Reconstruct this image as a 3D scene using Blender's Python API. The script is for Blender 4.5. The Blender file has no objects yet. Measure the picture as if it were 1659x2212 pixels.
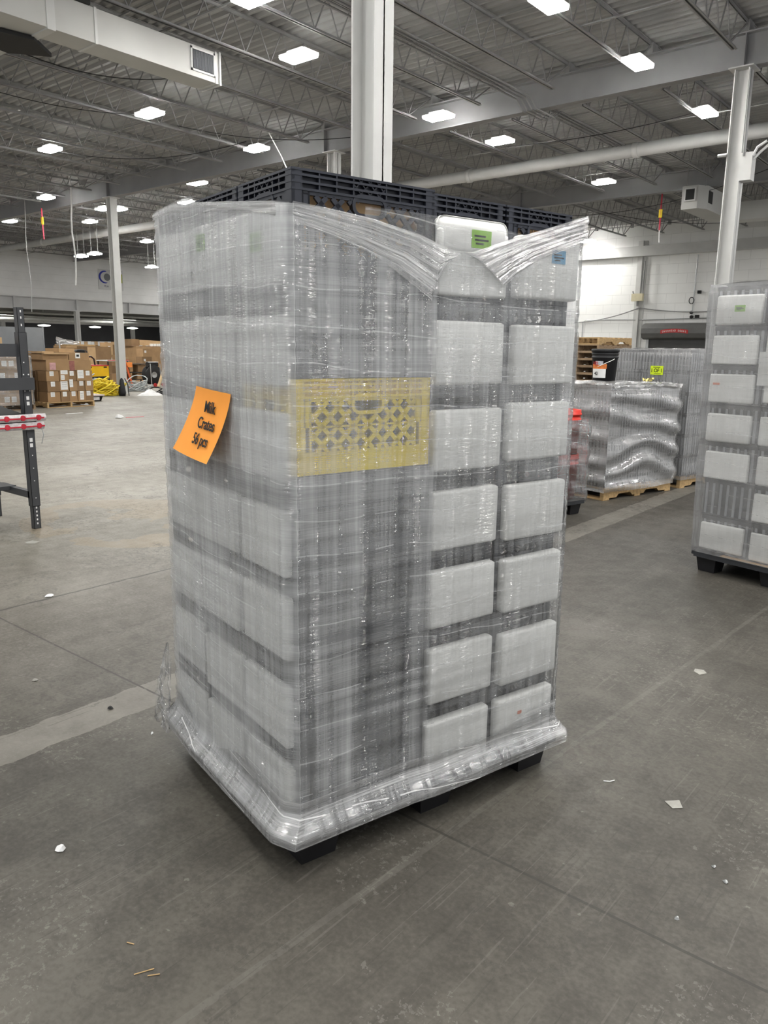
import bpy, bmesh, math, random
from mathutils import Vector, Matrix
random.seed(7)
C = bpy.context.scene.collection
V = Vector
PI = math.pi
sc = bpy.context.scene

# ------------------------------------------------------------------ materials
MATS = {}
def ramp(nt, fac, pts):
    r = nt.nodes.new('ShaderNodeValToRGB')
    e = r.color_ramp.elements
    while len(e) < len(pts): e.new(0.5)
    for i, (p, c) in enumerate(pts):
        e[i].position = p
        e[i].color = (c, c, c, 1) if isinstance(c, (int, float)) else (*c, 1)
    nt.links.new(fac, r.inputs[0])
    return r.outputs[0]
def noise(nt, vec, scale=5, detail=3, rough=.55):
    n = nt.nodes.new('ShaderNodeTexNoise')
    n.inputs['Scale'].default_value = scale
    n.inputs['Detail'].default_value = detail
    n.inputs['Roughness'].default_value = rough
    if vec is not None: nt.links.new(vec, n.inputs['Vector'])
    return n.outputs['Fac']
def mapping(nt, src, scale=(1, 1, 1), rot=(0, 0, 0)):
    m = nt.nodes.new('ShaderNodeMapping')
    m.inputs['Scale'].default_value = scale
    m.inputs['Rotation'].default_value = rot
    nt.links.new(src, m.inputs['Vector'])
    return m.outputs[0]
def mth(nt, op, a, b=None, clamp=False):
    m = nt.nodes.new('ShaderNodeMath'); m.operation = op; m.use_clamp = clamp
    for i, x in enumerate((a, b)):
        if x is None: continue
        if isinstance(x, (int, float)): m.inputs[i].default_value = x
        else: nt.links.new(x, m.inputs[i])
    return m.outputs[0]
def mixc(nt, fac, a, b, mode='MIX'):
    m = nt.nodes.new('ShaderNodeMix'); m.data_type = 'RGBA'; m.blend_type = mode
    for key, x in ((0, fac), (6, a), (7, b)):
        if isinstance(x, (int, float)): m.inputs[key].default_value = x if key == 0 else (x, x, x, 1)
        elif isinstance(x, tuple): m.inputs[key].default_value = (*x, 1)
        else: nt.links.new(x, m.inputs[key])
    return m.outputs[2]
def newmat(name):
    m = bpy.data.materials.new(name); m.use_nodes = True
    nt = m.node_tree; b = nt.nodes['Principled BSDF']
    return m, nt, b
def mat(name, col, rough=.6, var=.12, scale=6, metal=0, spec=.4, bump=0, stretch=(1, 1, 1), tint=None):
    """plain surface with a little mottling"""
    if name in MATS: return MATS[name]
    m, nt, b = newmat(name)
    tc = nt.nodes.new('ShaderNodeTexCoord')
    n = noise(nt, mapping(nt, tc.outputs['Object'], stretch), scale, 2)
    d = tuple(max(0, c * (1 - var)) for c in col)
    l = tuple(min(1, c * (1 + var)) for c in (tint or col))
    nt.links.new(ramp(nt, n, [(.3, d), (.7, l)]), b.inputs['Base Color'])
    b.inputs['Roughness'].default_value = rough
    b.inputs['Metallic'].default_value = metal
    b.inputs['Specular IOR Level'].default_value = spec
    if bump:
        bp = nt.nodes.new('ShaderNodeBump'); bp.inputs['Strength'].default_value = bump
        bp.inputs['Distance'].default_value = .01
        nt.links.new(n, bp.inputs['Height']); nt.links.new(bp.outputs[0], b.inputs['Normal'])
    MATS[name] = m
    return m
def emis(name, col, s):
    if name in MATS: return MATS[name]
    m, nt, b = newmat(name)
    b.inputs['Base Color'].default_value = (*col, 1)
    b.inputs['Emission Color'].default_value = (*col, 1)
    b.inputs['Emission Strength'].default_value = s
    m.cycles.emission_sampling = 'FRONT' if s > 5 else 'NONE'
    MATS[name] = m
    return m

def film_mat(name, base, white=.8, vert=.3, horiz=.25, low=.3, rough=.2, bump=.35, diag=.1, tint=(1, 1, 1), vfreq=55, spec=.22, left=0, mid=0, high=0, glint=22):
    """stretch film: clear sheet, clouded by many stretched layers (UV is in metres)"""
    m, nt, b = newmat(name)
    nt.nodes.remove(b)
    out = nt.nodes['Material Output']
    uv = nt.nodes.new('ShaderNodeUVMap').outputs[0]
    n1 = noise(nt, mapping(nt, uv, (vfreq, 1.3, 1)), 1, 2, .7)
    n4 = noise(nt, mapping(nt, uv, (vfreq * .3, .6, 1)), 1, 1)
    n2 = noise(nt, mapping(nt, uv, (2.2, 260, 1), (0, 0, diag)), 1, 2, .7)
    n3 = noise(nt, mapping(nt, uv, (3.2, 3.6, 1)), 1, 1)
    n6 = noise(nt, mapping(nt, uv, (1.1, 34, 1), (0, 0, diag)), 1, 1)
    a = mth(nt, 'ADD', mth(nt, 'MULTIPLY', mth(nt, 'SUBTRACT', n1, .5), vert * 1.6), base)
    a = mth(nt, 'ADD', a, mth(nt, 'MULTIPLY', mth(nt, 'SUBTRACT', n4, .5), vert * 1.3))
    a = mth(nt, 'ADD', a, mth(nt, 'MULTIPLY', mth(nt, 'SUBTRACT', n2, .5), horiz * 1.3))
    a = mth(nt, 'ADD', a, mth(nt, 'MULTIPLY', mth(nt, 'SUBTRACT', n6, .5), horiz * 1.3))
    a = mth(nt, 'ADD', a, mth(nt, 'MULTIPLY', mth(nt, 'SUBTRACT', n3, .5), low))
    # overlap edges of the wrap: thin bright lines, gently sloping
    sep = nt.nodes.new('ShaderNodeSeparateXYZ'); nt.links.new(uv, sep.inputs[0])
    t = mth(nt, 'ADD', sep.outputs[1], mth(nt, 'MULTIPLY', sep.outputs[0], diag * .35))
    t = mth(nt, 'ADD', t, mth(nt, 'MULTIPLY', n3, .05))
    fr = mth(nt, 'FRACT', mth(nt, 'MULTIPLY', t, 9.5))
    ln = mth(nt, 'LESS_THAN', fr, .035)
    ln = mth(nt, 'MULTIPLY', ln, mth(nt, 'GREATER_THAN', n4, .44))
    a = mth(nt, 'ADD', a, mth(nt, 'MULTIPLY', ln, horiz * .9))
    if left: a = mth(nt, 'ADD', a, mth(nt, 'MULTIPLY', mth(nt, 'LESS_THAN', sep.outputs[0], .955), left))
    if mid:
        q = mth(nt, 'MULTIPLY', mth(nt, 'GREATER_THAN', sep.outputs[0], .952), mth(nt, 'LESS_THAN', sep.outputs[0], 1.432))
        a = mth(nt, 'ADD', a, mth(nt, 'MULTIPLY', q, mth(nt, 'MULTIPLY', n4, mid * 2)))
        # the film clings tight to the crate at the front corner, fifth layer, and clears there
        q2 = mth(nt, 'MULTIPLY', q, mth(nt, 'LESS_THAN', mth(nt, 'ABSOLUTE', mth(nt, 'SUBTRACT', sep.outputs[1], 1.357)), .134))
        a = mth(nt, 'MULTIPLY', a, mth(nt, 'SUBTRACT', 1, mth(nt, 'MULTIPLY', q2, .30)))
    if high: a = mth(nt, 'ADD', a, mth(nt, 'MULTIPLY', mth(nt, 'MULTIPLY', mth(nt, 'SUBTRACT', sep.outputs[1], .75), 2, True), high))
    a = mth(nt, 'MINIMUM', mth(nt, 'MAXIMUM', a, .05), .97)
    n7 = noise(nt, mapping(nt, uv, (26, 110, 1), (0, 0, diag)), 1, 2, .6)
    n8 = noise(nt, mapping(nt, uv, (30, 2.2, 1)), 1, 1)
    glint = mth(nt, 'MULTIPLY', mth(nt, 'MULTIPLY', n7, mth(nt, 'MAXIMUM', mth(nt, 'SUBTRACT', n8, .47), 0)), glint)
    h = mth(nt, 'ADD', mth(nt, 'MULTIPLY', n1, .22), mth(nt, 'MULTIPLY', n2, .34))
    h = mth(nt, 'ADD', h, glint)
    bp = nt.nodes.new('ShaderNodeBump'); bp.inputs['Strength'].default_value = bump; bp.inputs['Distance'].default_value = .006
    nt.links.new(h, bp.inputs['Height'])
    col = ramp(nt, n1, [(.25, tuple(white * .86 * x for x in tint)), (.7, tuple(min(1, white * x) for x in tint))])
    d = nt.nodes.new('ShaderNodeBsdfDiffuse'); nt.links.new(col, d.inputs[0])
    tl = nt.nodes.new('ShaderNodeBsdfTranslucent'); nt.links.new(col, tl.inputs[0])
    md = nt.nodes.new('ShaderNodeMixShader'); md.inputs[0].default_value = .18
    nt.links.new(d.outputs[0], md.inputs[1]); nt.links.new(tl.outputs[0], md.inputs[2])
    tr = nt.nodes.new('ShaderNodeBsdfTransparent'); tr.inputs[0].default_value = (.97, .975, .98, 1)
    m1 = nt.nodes.new('ShaderNodeMixShader')
    nt.links.new(a, m1.inputs[0]); nt.links.new(tr.outputs[0], m1.inputs[1]); nt.links.new(md.outputs[0], m1.inputs[2])
    g = nt.nodes.new('ShaderNodeBsdfGlossy'); g.inputs['Roughness'].default_value = rough
    nt.links.new(bp.outputs[0], g.inputs['Normal'])
    fl = nt.nodes.new('ShaderNodeFresnel'); fl.inputs['IOR'].default_value = 1.45
    m2 = nt.nodes.new('ShaderNodeMixShader')
    gf = mth(nt, 'MINIMUM', mth(nt, 'ADD', mth(nt, 'MULTIPLY', fl.outputs[0], .55), spec * .5), .6)
    nt.links.new(gf, m2.inputs[0])
    nt.links.new(m1.outputs[0], m2.inputs[1]); nt.links.new(g.outputs[0], m2.inputs[2])
    nt.links.new(m2.outputs[0], out.inputs['Surface'])
    return m

# ------------------------------------------------------------------ mesh builder
class MB:
    def __init__(s): s.v = []; s.f = []; s.m = []; s.uv = {}
    def add(s, vs, fs, mi=0):
        k = len(s.v); s.v += [tuple(p) for p in vs]
        for f in fs: s.f.append(tuple(k + i for i in f)); s.m.append(mi)
        return s
    def box(s, x0, x1, y0, y1, z0, z1, mi=0, T=None):
        vs = [(x, y, z) for x in (x0, x1) for y in (y0, y1) for z in (z0, z1)]
        if T: vs = [T(*p) for p in vs]
        return s.add(vs, [(0, 1, 3, 2), (4, 6, 7, 5), (0, 4, 5, 1), (2, 3, 7, 6), (0, 2, 6, 4), (1, 5, 7, 3)], mi)
    def bar(s, p, q, w, h, mi=0, up=(0, 0, 1)):
        p, q = V(p), V(q); d = (q - p).normalized(); u = V(up)
        if abs(d.dot(u)) > .98: u = V((1, 0, 0))
        a = d.cross(u).normalized(); b = a.cross(d)
        vs = [c + a * (i * w / 2) + b * (j * h / 2) for c in (p, q) for i in (-1, 1) for j in (-1, 1)]
        return s.add(vs, [(0, 1, 3, 2), (4, 6, 7, 5), (0, 4, 5, 1), (2, 3, 7, 6), (0, 2, 6, 4), (1, 5, 7, 3)], mi)
    def tube(s, pts, r, n=8, mi=0, caps=True):
        pts = [V(p) for p in pts]; k = len(s.v); N = len(pts)
        a = None
        for i, p in enumerate(pts):
            d = (pts[min(i + 1, N - 1)] - pts[max(i - 1, 0)]).normalized()
            if a is None:
                u = V((0, 0, 1)) if abs(d.z) < .9 else V((1, 0, 0))
                a = d.cross(u).normalized()
            else:
                a = (a - d * a.dot(d)).normalized()
            b = d.cross(a)
            rr = r[i] if isinstance(r, (list, tuple)) else r
            for j in range(n):
                t = 2 * PI * j / n
                s.v.append(tuple(p + a * (rr * math.cos(t)) + b * (rr * math.sin(t))))
        for i in range(N - 1):
            for j in range(n):
                s.f.append((k + i * n + j, k + i * n + (j + 1) % n, k + (i + 1) * n + (j + 1) % n, k + (i + 1) * n + j)); s.m.append(mi)
        if caps:
            s.f.append(tuple(k + j for j in range(n))[::-1]); s.m.append(mi)
            s.f.append(tuple(k + (N - 1) * n + j for j in range(n))); s.m.append(mi)
        return s
    def lathe(s, prof, n=24, c=(0, 0, 0), mi=0, ax='z'):
        k = len(s.v); c = V(c)
        for r, z in prof:
            for j in range(n):
                t = 2 * PI * j / n
                p = (r * math.cos(t), r * math.sin(t), z)
                if ax == 'x': p = (p[2], p[0], p[1])
                if ax == 'y': p = (p[0], p[2], p[1])
                s.v.append(tuple(V(p) + c))
        for i in range(len(prof) - 1):
            for j in range(n):
                s.f.append((k + i * n + j, k + i * n + (j + 1) % n, k + (i + 1) * n + (j + 1) % n, k + (i + 1) * n + j)); s.m.append(mi)
        return s
    def prism(s, poly, z0, z1, mi=0, T=None):
        n = len(poly)
        vs = [(x, y, z0) for x, y in poly] + [(x, y, z1) for x, y in poly]
        if T: vs = [T(*p) for p in vs]
        return s.add(vs, [tuple(range(n))[::-1], tuple(range(n, 2 * n))] + [(i, (i + 1) % n, n + (i + 1) % n, n + i) for i in range(n)], mi)
    def sheet(s, nu, nv, fn, mi=0, closed=False):
        """fn(i/nu, j/nv) -> (pos, uv)"""
        k = len(s.v); W = nu + 1
        for j in range(nv + 1):
            for i in range(nu + 1):
                p, uv = fn(i / nu, j / nv)
                s.uv[len(s.v)] = uv; s.v.append(tuple(p))
        for j in range(nv):
            for i in range(nu):
                s.f.append((k + j * W + i, k + j * W + i + 1, k + (j + 1) * W + i + 1, k + (j + 1) * W + i)); s.m.append(mi)
        return s
    def mesh(s, name, mats, smooth=False):
        me = bpy.data.meshes.new(name)
        me.from_pydata(s.v, [], s.f)
        for m in (mats if isinstance(mats, (list, tuple)) else [mats]): me.materials.append(m)
        me.polygons.foreach_set('material_index', s.m)
        if smooth: me.polygons.foreach_set('use_smooth', [True] * len(s.f))
        if s.uv:
            ul = me.uv_layers.new(name='UVMap')
            for l in me.loops: ul.data[l.index].uv = s.uv.get(l.vertex_index, (0, 0))
        if not s.uv and not smooth:
            bm = bmesh.new(); bm.from_mesh(me); bmesh.ops.recalc_face_normals(bm, faces=bm.faces); bm.to_mesh(me); bm.free()
        me.update()
        return me
    def build(s, name, mats, parent=None, loc=(0, 0, 0), rotz=0, smooth=False):
        return link(name, s.mesh(name, mats, smooth), parent, loc, rotz)
def link(name, me, parent=None, loc=(0, 0, 0), rotz=0):
    o = bpy.data.objects.new(name, me); C.objects.link(o)
    o.location = loc; o.rotation_euler = (0, 0, rotz)
    if parent: o.parent = parent
    return o
def tag(o, label, cat, group=None, kind=None):
    o['label'] = label; o['category'] = cat
    if group: o['group'] = group
    if kind: o['kind'] = kind
    return o
def thing(name, label, cat, loc=(0, 0, 0), rotz=0, group=None):
    o = bpy.data.objects.new(name, None); C.objects.link(o)
    o.location = loc; o.rotation_euler = (0, 0, rotz); o.empty_display_size = .1
    return tag(o, label, cat, group)
def struct(o, label=None, cat=None):
    o['kind'] = 'structure'
    if label: o['label'] = label
    if cat: o['category'] = cat
    return o
def dup(root, loc, rotz=None, label=None, group=None):
    r = root.copy(); C.objects.link(r); r.location = loc
    if rotz is not None: r.rotation_euler = (0, 0, rotz)
    if label: r['label'] = label
    if group: r['group'] = group
    for ch in list(root.children):
        c = ch.copy(); C.objects.link(c); c.parent = r
        for g in list(ch.children):
            d = g.copy(); C.objects.link(d); d.parent = c
    return r
def rbox(name, w, d, h, r, m, seg=2, jit=0, seed=0, bulge=0):
    """soft box, corner at 0,0,0"""
    bm = bmesh.new(); bmesh.ops.create_cube(bm, size=1)
    for v in bm.verts: v.co = V(((v.co.x + .5) * w, (v.co.y + .5) * d, (v.co.z + .5) * h))
    if r: bmesh.ops.bevel(bm, geom=list(bm.edges), offset=r, segments=seg, affect='EDGES', profile=.5)
    if jit:
        rnd = random.Random(seed)
        for v in bm.verts: v.co += V((rnd.uniform(-jit, jit), rnd.uniform(-jit, jit), rnd.uniform(-jit, jit)))
    me = bpy.data.meshes.new(name); bm.to_mesh(me); bm.free(); me.materials.append(m)
    if r: me.polygons.foreach_set('use_smooth', [True] * len(me.polygons))
    return me
def text_mesh(name, s, size, m, sx=1, align='CENTER', bold=0, extrude=.0006):
    cu = bpy.data.curves.new(name, 'FONT'); cu.body = s; cu.size = size; cu.align_x = align; cu.align_y = 'CENTER'
    cu.offset = bold; cu.extrude = extrude
    o = bpy.data.objects.new(name, cu); C.objects.link(o)
    dg = bpy.context.evaluated_depsgraph_get(); dg.update()
    me = bpy.data.meshes.new_from_object(o.evaluated_get(dg))
    bpy.data.objects.remove(o); bpy.data.curves.remove(cu)
    me.transform(Matrix.Diagonal((sx, 1, 1, 1)))
    me.materials.clear(); me.materials.append(m)
    me.name = name
    return me
def put_text(name, s, size, m, origin, ax, up, parent, sx=1, bold=0, nudge=.002):
    """lettering lying in the plane spanned by ax (reading direction) and up"""
    ax, up = V(ax).normalized(), V(up).normalized(); nrm = ax.cross(up)
    me = text_mesh(name, s, size, m, sx, bold=bold)
    M = Matrix((ax, up, nrm)).transposed().to_4x4(); M.translation = V(origin) + nrm * nudge
    me.transform(M)
    return link(name, me, parent)
def catenary(a, b, sag, n=14):
    a, b = V(a), V(b)
    return [a.lerp(b, i / n) - V((0, 0, sag * 4 * (i / n) * (1 - i / n))) for i in range(n + 1)]

# plain materials
M_steel = mat('painted_steel', (.62, .62, .60), .55, .05, 3)
M_joist = mat('grey_joist_paint', (.30, .30, .297), .6, .10, 2)
M_column = mat('white_column_paint', (.60, .60, .585), .5, .05, 2.5)
M_girder = mat('girder_paint', (.30, .30, .305), .6, .08, 1.5)
M_black = mat('black_crate_plastic', (.016, .019, .030), .42, .2, 8, spec=.5)
M_blackp = mat('black_plastic', (.012, .012, .014), .45, .2, 8)
M_pallet = mat('pallet_plastic', (.03, .032, .036), .42, .15, 8)
M_yellow = mat('yellow_crate_plastic', (.98, .72, .005), .45, .08, 6)
M_foam = mat('white_foam', (.95, .95, .92), .85, .04, 14)
M_card = mat('cardboard', (.36, .225, .115), .85, .1, 3)
M_card2 = mat('cardboard_pale', (.50, .335, .18), .85, .1, 3)
M_cardd = mat('cardboard_dark', (.25, .155, .08), .85, .12, 3)
M_paper = mat('white_paper', (.82, .82, .80), .8, .05, 9)
M_wood = mat('pallet_wood', (.46, .31, .15), .8, .25, 5, stretch=(6, 1, 6))
M_woodd = mat('weathered_wood', (.26, .18, .11), .85, .3, 5, stretch=(6, 1, 6))
M_bench = mat('bench_grey_steel', (.055, .057, .062), .45, .12, 5)
M_dark = mat('dark_rubber', (.02, .02, .02), .7, .1, 5)
M_duct = mat('duct_white_paint', (.52, .52, .50), .5, .05, 1.2)
M_orange = mat('orange_paper', (.95, .36, .05), .75, .05, 6)
M_ink = mat('black_ink', (.012, .012, .012), .7, .05, 5)
M_green = mat('green_sticker', (.33, .62, .10), .7, .06, 20)
M_blue = mat('blue_sticker', (.16, .42, .66), .7, .06, 20)
M_lime = mat('lime_label', (.72, .90, .03), .7, .03, 20)
M_red = mat('red_plastic', (.62, .035, .02), .4, .08, 6)
M_redc = mat('red_paint', (.50, .03, .03), .5, .1, 6)
M_jacky = mat('machine_yellow', (.90, .52, .01), .45, .06, 4)
M_rubber_y = mat('yellow_cable', (.85, .66, .05), .6, .15, 9)
M_rubber_g = mat('grey_cable', (.42, .44, .44), .6, .25, 9)
M_whitepl = mat('white_plastic', (.80, .80, .79), .5, .05, 9)
M_tagy = mat('tag_yellow', (.85, .62, .02), .6, .05, 9)
M_pinkc = mat('red_cord', (.65, .06, .10), .6, .05, 9)
M_doorgrey = mat('roller_door_grey', (.075, .075, .075), .5, .1, 3)
M_panelgrey = mat('partition_grey', (.17, .18, .19), .8, .06, 2)
M_galv = mat('galvanised', (.45, .46, .46), .4, .12, 6, metal=.6)
M_lamp = emis('lamp_diffuser', (1, .985, .95), 158)
M_lampb = emis('lamp_housing', (.8, .8, .78), 1.2)  # weak housing glow added so the deck above gets some light

# ------------------------------------------------------------------ setting
GX = [-4.4 + 9.6 * k for k in range(-6, 2)]         # column lines
GY = [-4.2, 5.2, 14.67, 24.1, 33.5]                 # girder lines
ZB, ZG, ZD = 6.2, 6.74, 6.92
XL, XR, YB, YF = -42.7, 6.5, 33.75, -5.0

def floor_mat():
    m, nt, b = newmat('concrete_floor')
    tc = nt.nodes.new('ShaderNodeTexCoord'); P = tc.outputs['Object']
    sep = nt.nodes.new('ShaderNodeSeparateXYZ'); nt.links.new(P, sep.inputs[0])
    X, Y = sep.outputs[0], sep.outputs[1]
    n1 = noise(nt, P, .9, 3, .6); n2 = noise(nt, P, 7, 5, .65); n3 = noise(nt, P, 60, 2, .6)
    n4 = noise(nt, mapping(nt, P, (7, .7, 1), (0, 0, .08)), 1, 3, .65)      # trolley scuffs along the bay
    n5 = noise(nt, mapping(nt, P, (1.0, 9, 1), (0, 0, .1)), 1, 2, .6)
    v = mth(nt, 'ADD', mth(nt, 'MULTIPLY', n1, .35), mth(nt, 'MULTIPLY', n2, .3))
    v = mth(nt, 'ADD', v, mth(nt, 'MULTIPLY', n3, .24))
    v = mth(nt, 'ADD', v, mth(nt, 'MULTIPLY', n4, .15))
    v = mth(nt, 'ADD', v, mth(nt, 'MULTIPLY', n5, .05))
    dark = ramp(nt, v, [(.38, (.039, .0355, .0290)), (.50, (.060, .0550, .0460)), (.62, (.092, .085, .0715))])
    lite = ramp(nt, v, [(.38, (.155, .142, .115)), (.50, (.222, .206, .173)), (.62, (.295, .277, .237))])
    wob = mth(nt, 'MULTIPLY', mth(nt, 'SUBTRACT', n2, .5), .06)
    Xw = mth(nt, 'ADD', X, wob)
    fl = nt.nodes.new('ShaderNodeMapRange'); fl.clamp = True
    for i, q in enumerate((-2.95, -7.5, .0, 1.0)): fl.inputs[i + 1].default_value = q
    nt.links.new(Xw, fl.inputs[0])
    col = mixc(nt, fl.outputs[0], dark, lite)  # far slab is paler; its glancing lamp reflection also put into the tone
    def band(src, c, hw):
        return mth(nt, 'LESS_THAN', mth(nt, 'ABSOLUTE', mth(nt, 'SUBTRACT', src, c)), hw)
    # old stripped floor line and fainter parallel marks
    col = mixc(nt, mth(nt, 'MULTIPLY', band(Xw, -2.93, .115), mth(nt, 'ADD', .25, mth(nt, 'MULTIPLY', n2, .75))), col, (.21, .197, .172))
    Xs = mth(nt, 'ADD', X, mth(nt, 'MULTIPLY', Y, -.062))
    col = mixc(nt, mth(nt, 'MULTIPLY', band(Xs, -1.40, .012), mth(nt, 'MULTIPLY', n2, .55)), col, (.15, .142, .125))
    col = mixc(nt, mth(nt, 'MULTIPLY', band(Xw, -1.02, .02), mth(nt, 'MULTIPLY', n2, .22)), col, (.13, .122, .107))
    # rusty stain on the far slab
    d = mth(nt, 'ADD', mth(nt, 'POWER', mth(nt, 'SUBTRACT', X, -6.2), 2), mth(nt, 'MULTIPLY', mth(nt, 'POWER', mth(nt, 'SUBTRACT', Y, 3.9), 2), 1.6))
    st = mth(nt, 'MULTIPLY', mth(nt, 'LESS_THAN', d, 1.3), mth(nt, 'MULTIPLY', mth(nt, 'GREATER_THAN', n1, .47), .35))
    col = mixc(nt, st, col, (.27, .20, .115))
    # saw-cut joints
    jn = band(mth(nt, 'ADD', Y, mth(nt, 'MULTIPLY', wob, .05)), 1.90, .0055)
    jn = mth(nt, 'MULTIPLY', jn, mth(nt, 'ADD', .55, mth(nt, 'MULTIPLY', n1, .6)))
    j2 = band(mth(nt, 'ADD', X, mth(nt, 'MULTIPLY', wob, .8)), -4.60, .012)
    j3 = band(Y, 11.3, .012)
    jj = mth(nt, 'MAXIMUM', mth(nt, 'MAXIMUM', jn, mth(nt, 'MULTIPLY', j2, .8)), mth(nt, 'MULTIPLY', j3, .6), True)
    col = mixc(nt, jj, col, (.035, .032, .028))
    # crazing and scratches
    vo = nt.nodes.new('ShaderNodeTexVoronoi'); vo.feature = 'DISTANCE_TO_EDGE'; vo.inputs['Scale'].default_value = .55
    w2 = nt.nodes.new('ShaderNodeVectorMath'); w2.operation = 'ADD'
    nz = nt.nodes.new('ShaderNodeTexNoise'); nz.inputs['Scale'].default_value = 2.5; nz.inputs['Detail'].default_value = 4
    nt.links.new(P, nz.inputs['Vector']); nt.links.new(P, w2.inputs[0]); nt.links.new(nz.outputs['Color'], w2.inputs[1])
    nt.links.new(w2.outputs[0], vo.inputs['Vector'])
    cr = mth(nt, 'MULTIPLY', mth(nt, 'LESS_THAN', vo.outputs['Distance'], .006), mth(nt, 'GREATER_THAN', n1, .55))
    col = mixc(nt, mth(nt, 'MULTIPLY', cr, .45), col, (.07, .06, .05))
    sp = noise(nt, mapping(nt, P, (30, 30, 1)), 1, 2, .5)
    pale = mth(nt, 'MULTIPLY', mth(nt, 'GREATER_THAN', sp, .70), mth(nt, 'GREATER_THAN', n2, .55))
    col = mixc(nt, mth(nt, 'MULTIPLY', pale, .35), col, (.24, .23, .205))
    for rz, k, cc in ((.35, .26, (.17, .16, .14)), (-.9, .26, (.15, .14, .12)), (1.3, .35, (.03, .028, .024)), (-.25, .3, (.035, .032, .027))):
        q = noise(nt, mapping(nt, P, (75, 2.6, 1), (0, 0, rz)), 1, 1, .6)
        q2 = noise(nt, mapping(nt, P, (1.7, 1.7, 1), (0, 0, rz)), 1, 0, .5)
        col = mixc(nt, mth(nt, 'MULTIPLY', mth(nt, 'MULTIPLY', mth(nt, 'GREATER_THAN', q, .68), mth(nt, 'GREATER_THAN', q2, .52)), k), col, cc)
    bl = noise(nt, P, 24, 4, .75)
    pt = noise(nt, P, 1.3, 2, .6)
    col = mixc(nt, mth(nt, 'MULTIPLY', mth(nt, 'MULTIPLY', mth(nt, 'GREATER_THAN', bl, .54), mth(nt, 'GREATER_THAN', pt, .52)), .38), col, (.042, .039, .034))
    bl2 = noise(nt, P, 34, 3, .8)
    col = mixc(nt, mth(nt, 'MULTIPLY', mth(nt, 'MULTIPLY', mth(nt, 'GREATER_THAN', bl2, .58), mth(nt, 'LESS_THAN', pt, .44)), .35), col, (.19, .18, .16))
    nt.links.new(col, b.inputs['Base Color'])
    nt.links.new(ramp(nt, v, [(.3, .62), (.7, .42)]), b.inputs['Roughness'])
    b.inputs['Specular IOR Level'].default_value = .32
    bp = nt.nodes.new('ShaderNodeBump'); bp.inputs['Strength'].default_value = .12; bp.inputs['Distance'].default_value = .004
    nt.links.new(n3, bp.inputs['Height']); nt.links.new(bp.outputs[0], b.inputs['Normal'])
    return m
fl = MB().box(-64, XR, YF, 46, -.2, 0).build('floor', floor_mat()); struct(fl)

def deck_mat():
    m, nt, b = newmat('roof_deck_paint')
    tc = nt.nodes.new('ShaderNodeTexCoord')
    n = noise(nt, mapping(nt, tc.outputs['Object'], (.25, 2.5, 1)), 1, 4)
    nt.links.new(ramp(nt, n, [(.3, (.30, .30, .295)), (.7, (.40, .40, .395))]), b.inputs['Base Color'])
    b.inputs['Roughness'].default_value = .7
    return m
mb = MB(); y = YF; prof = []
while y < YB + .2:
    prof += [(y, ZD), (y + .06, ZD), (y + .10, ZD + .05), (y + .16, ZD + .05)]; y += .2
n = len(prof)
mb.add([(XL - .1, a, z) for a, z in prof] + [(XR, a, z) for a, z in prof], [(i, i + 1, n + i + 1, n + i) for i in range(n - 1)])
o = mb.build('ceiling', deck_mat()); struct(o)

def wall_mat(name, a, b_, course=.2, block=.4, rot=0, amt=.14):
    m, nt, b = newmat(name)
    tc = nt.nodes.new('ShaderNodeTexCoord')
    P = mapping(nt, tc.outputs['Object'], (1, 1, 1), rot)
    br = nt.nodes.new('ShaderNodeTexBrick')
    br.inputs['Scale'].default_value = 1; br.inputs['Mortar Size'].default_value = .008
    br.inputs['Brick Width'].default_value = block; br.inputs['Row Height'].default_value = course
    nt.links.new(P, br.inputs['Vector'])
    n = noise(nt, tc.outputs['Object'], .8, 5)
    base = ramp(nt, n, [(.3, a), (.7, b_)])
    nt.links.new(mixc(nt, mth(nt, 'MULTIPLY', br.outputs['Fac'], amt), base, (.35, .35, .34)), b.inputs['Base Color'])
    b.inputs['Roughness'].default_value = .75
    return m
o = MB().box(XL - .3, XR, YB, YB + .25, 0, ZD + .1).build('wall_back', wall_mat('white_block_back', (.84, .84, .825), (.92, .92, .90), .4, .8, (PI / 2, 0, 0), .3)); struct(o)
o = MB().box(XL - .3, XL, YF, YB, 4.15, ZD + .1).build('wall_left', wall_mat('white_block_left', (.74, .74, .74), (.86, .86, .86), .2, .4, (PI / 2, 0, PI / 2), .25)); struct(o)
o = MB().box(-63, -62.7, YF, 46, 0, 4).build('wall_far', mat('dark_wall', (.12, .12, .125), .8, .1, 1)); struct(o)
# low annex beyond the wide opening
o = MB().box(-63, XL - .3, 45.8, 46, 0, 4).build('wall_annex', mat('dark_wall', (.12, .12, .125), .8, .1, 1)); struct(o)
o = MB().box(-63, XL - .3, YF, 46, 3.85, 4.0).build('ceiling_annex', mat('annex_ceiling', (.28, .28, .27), .8, .1, 1)); struct(o)
mb = MB()
for z0, z1, w in ((3.48, 3.53, .3), (4.10, 4.15, .3), (3.53, 4.10, .03)): mb.box(XL - .15 - w / 2, XL - .15 + w / 2, YF, YB, z0, z1)
for yy in (8, 12, 16, 20.5, 24.1, 27.5, 31): mb.box(XL - .15, XL + .0, yy - .06, yy + .06, 3.53, 4.10)
o = mb.build('beam_opening', mat('opening_beam_paint', (.55, .55, .55), .6, .06, 1.5)); struct(o, 'deep white painted beam carrying the left wall over the wide opening', 'beam')
o = MB().box(-52.5, -52.1, YF, 46, 3.0, 3.45).build('beam_annex', M_steel); struct(o, 'pale beam running across the low annex beyond the opening', 'beam')
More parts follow.
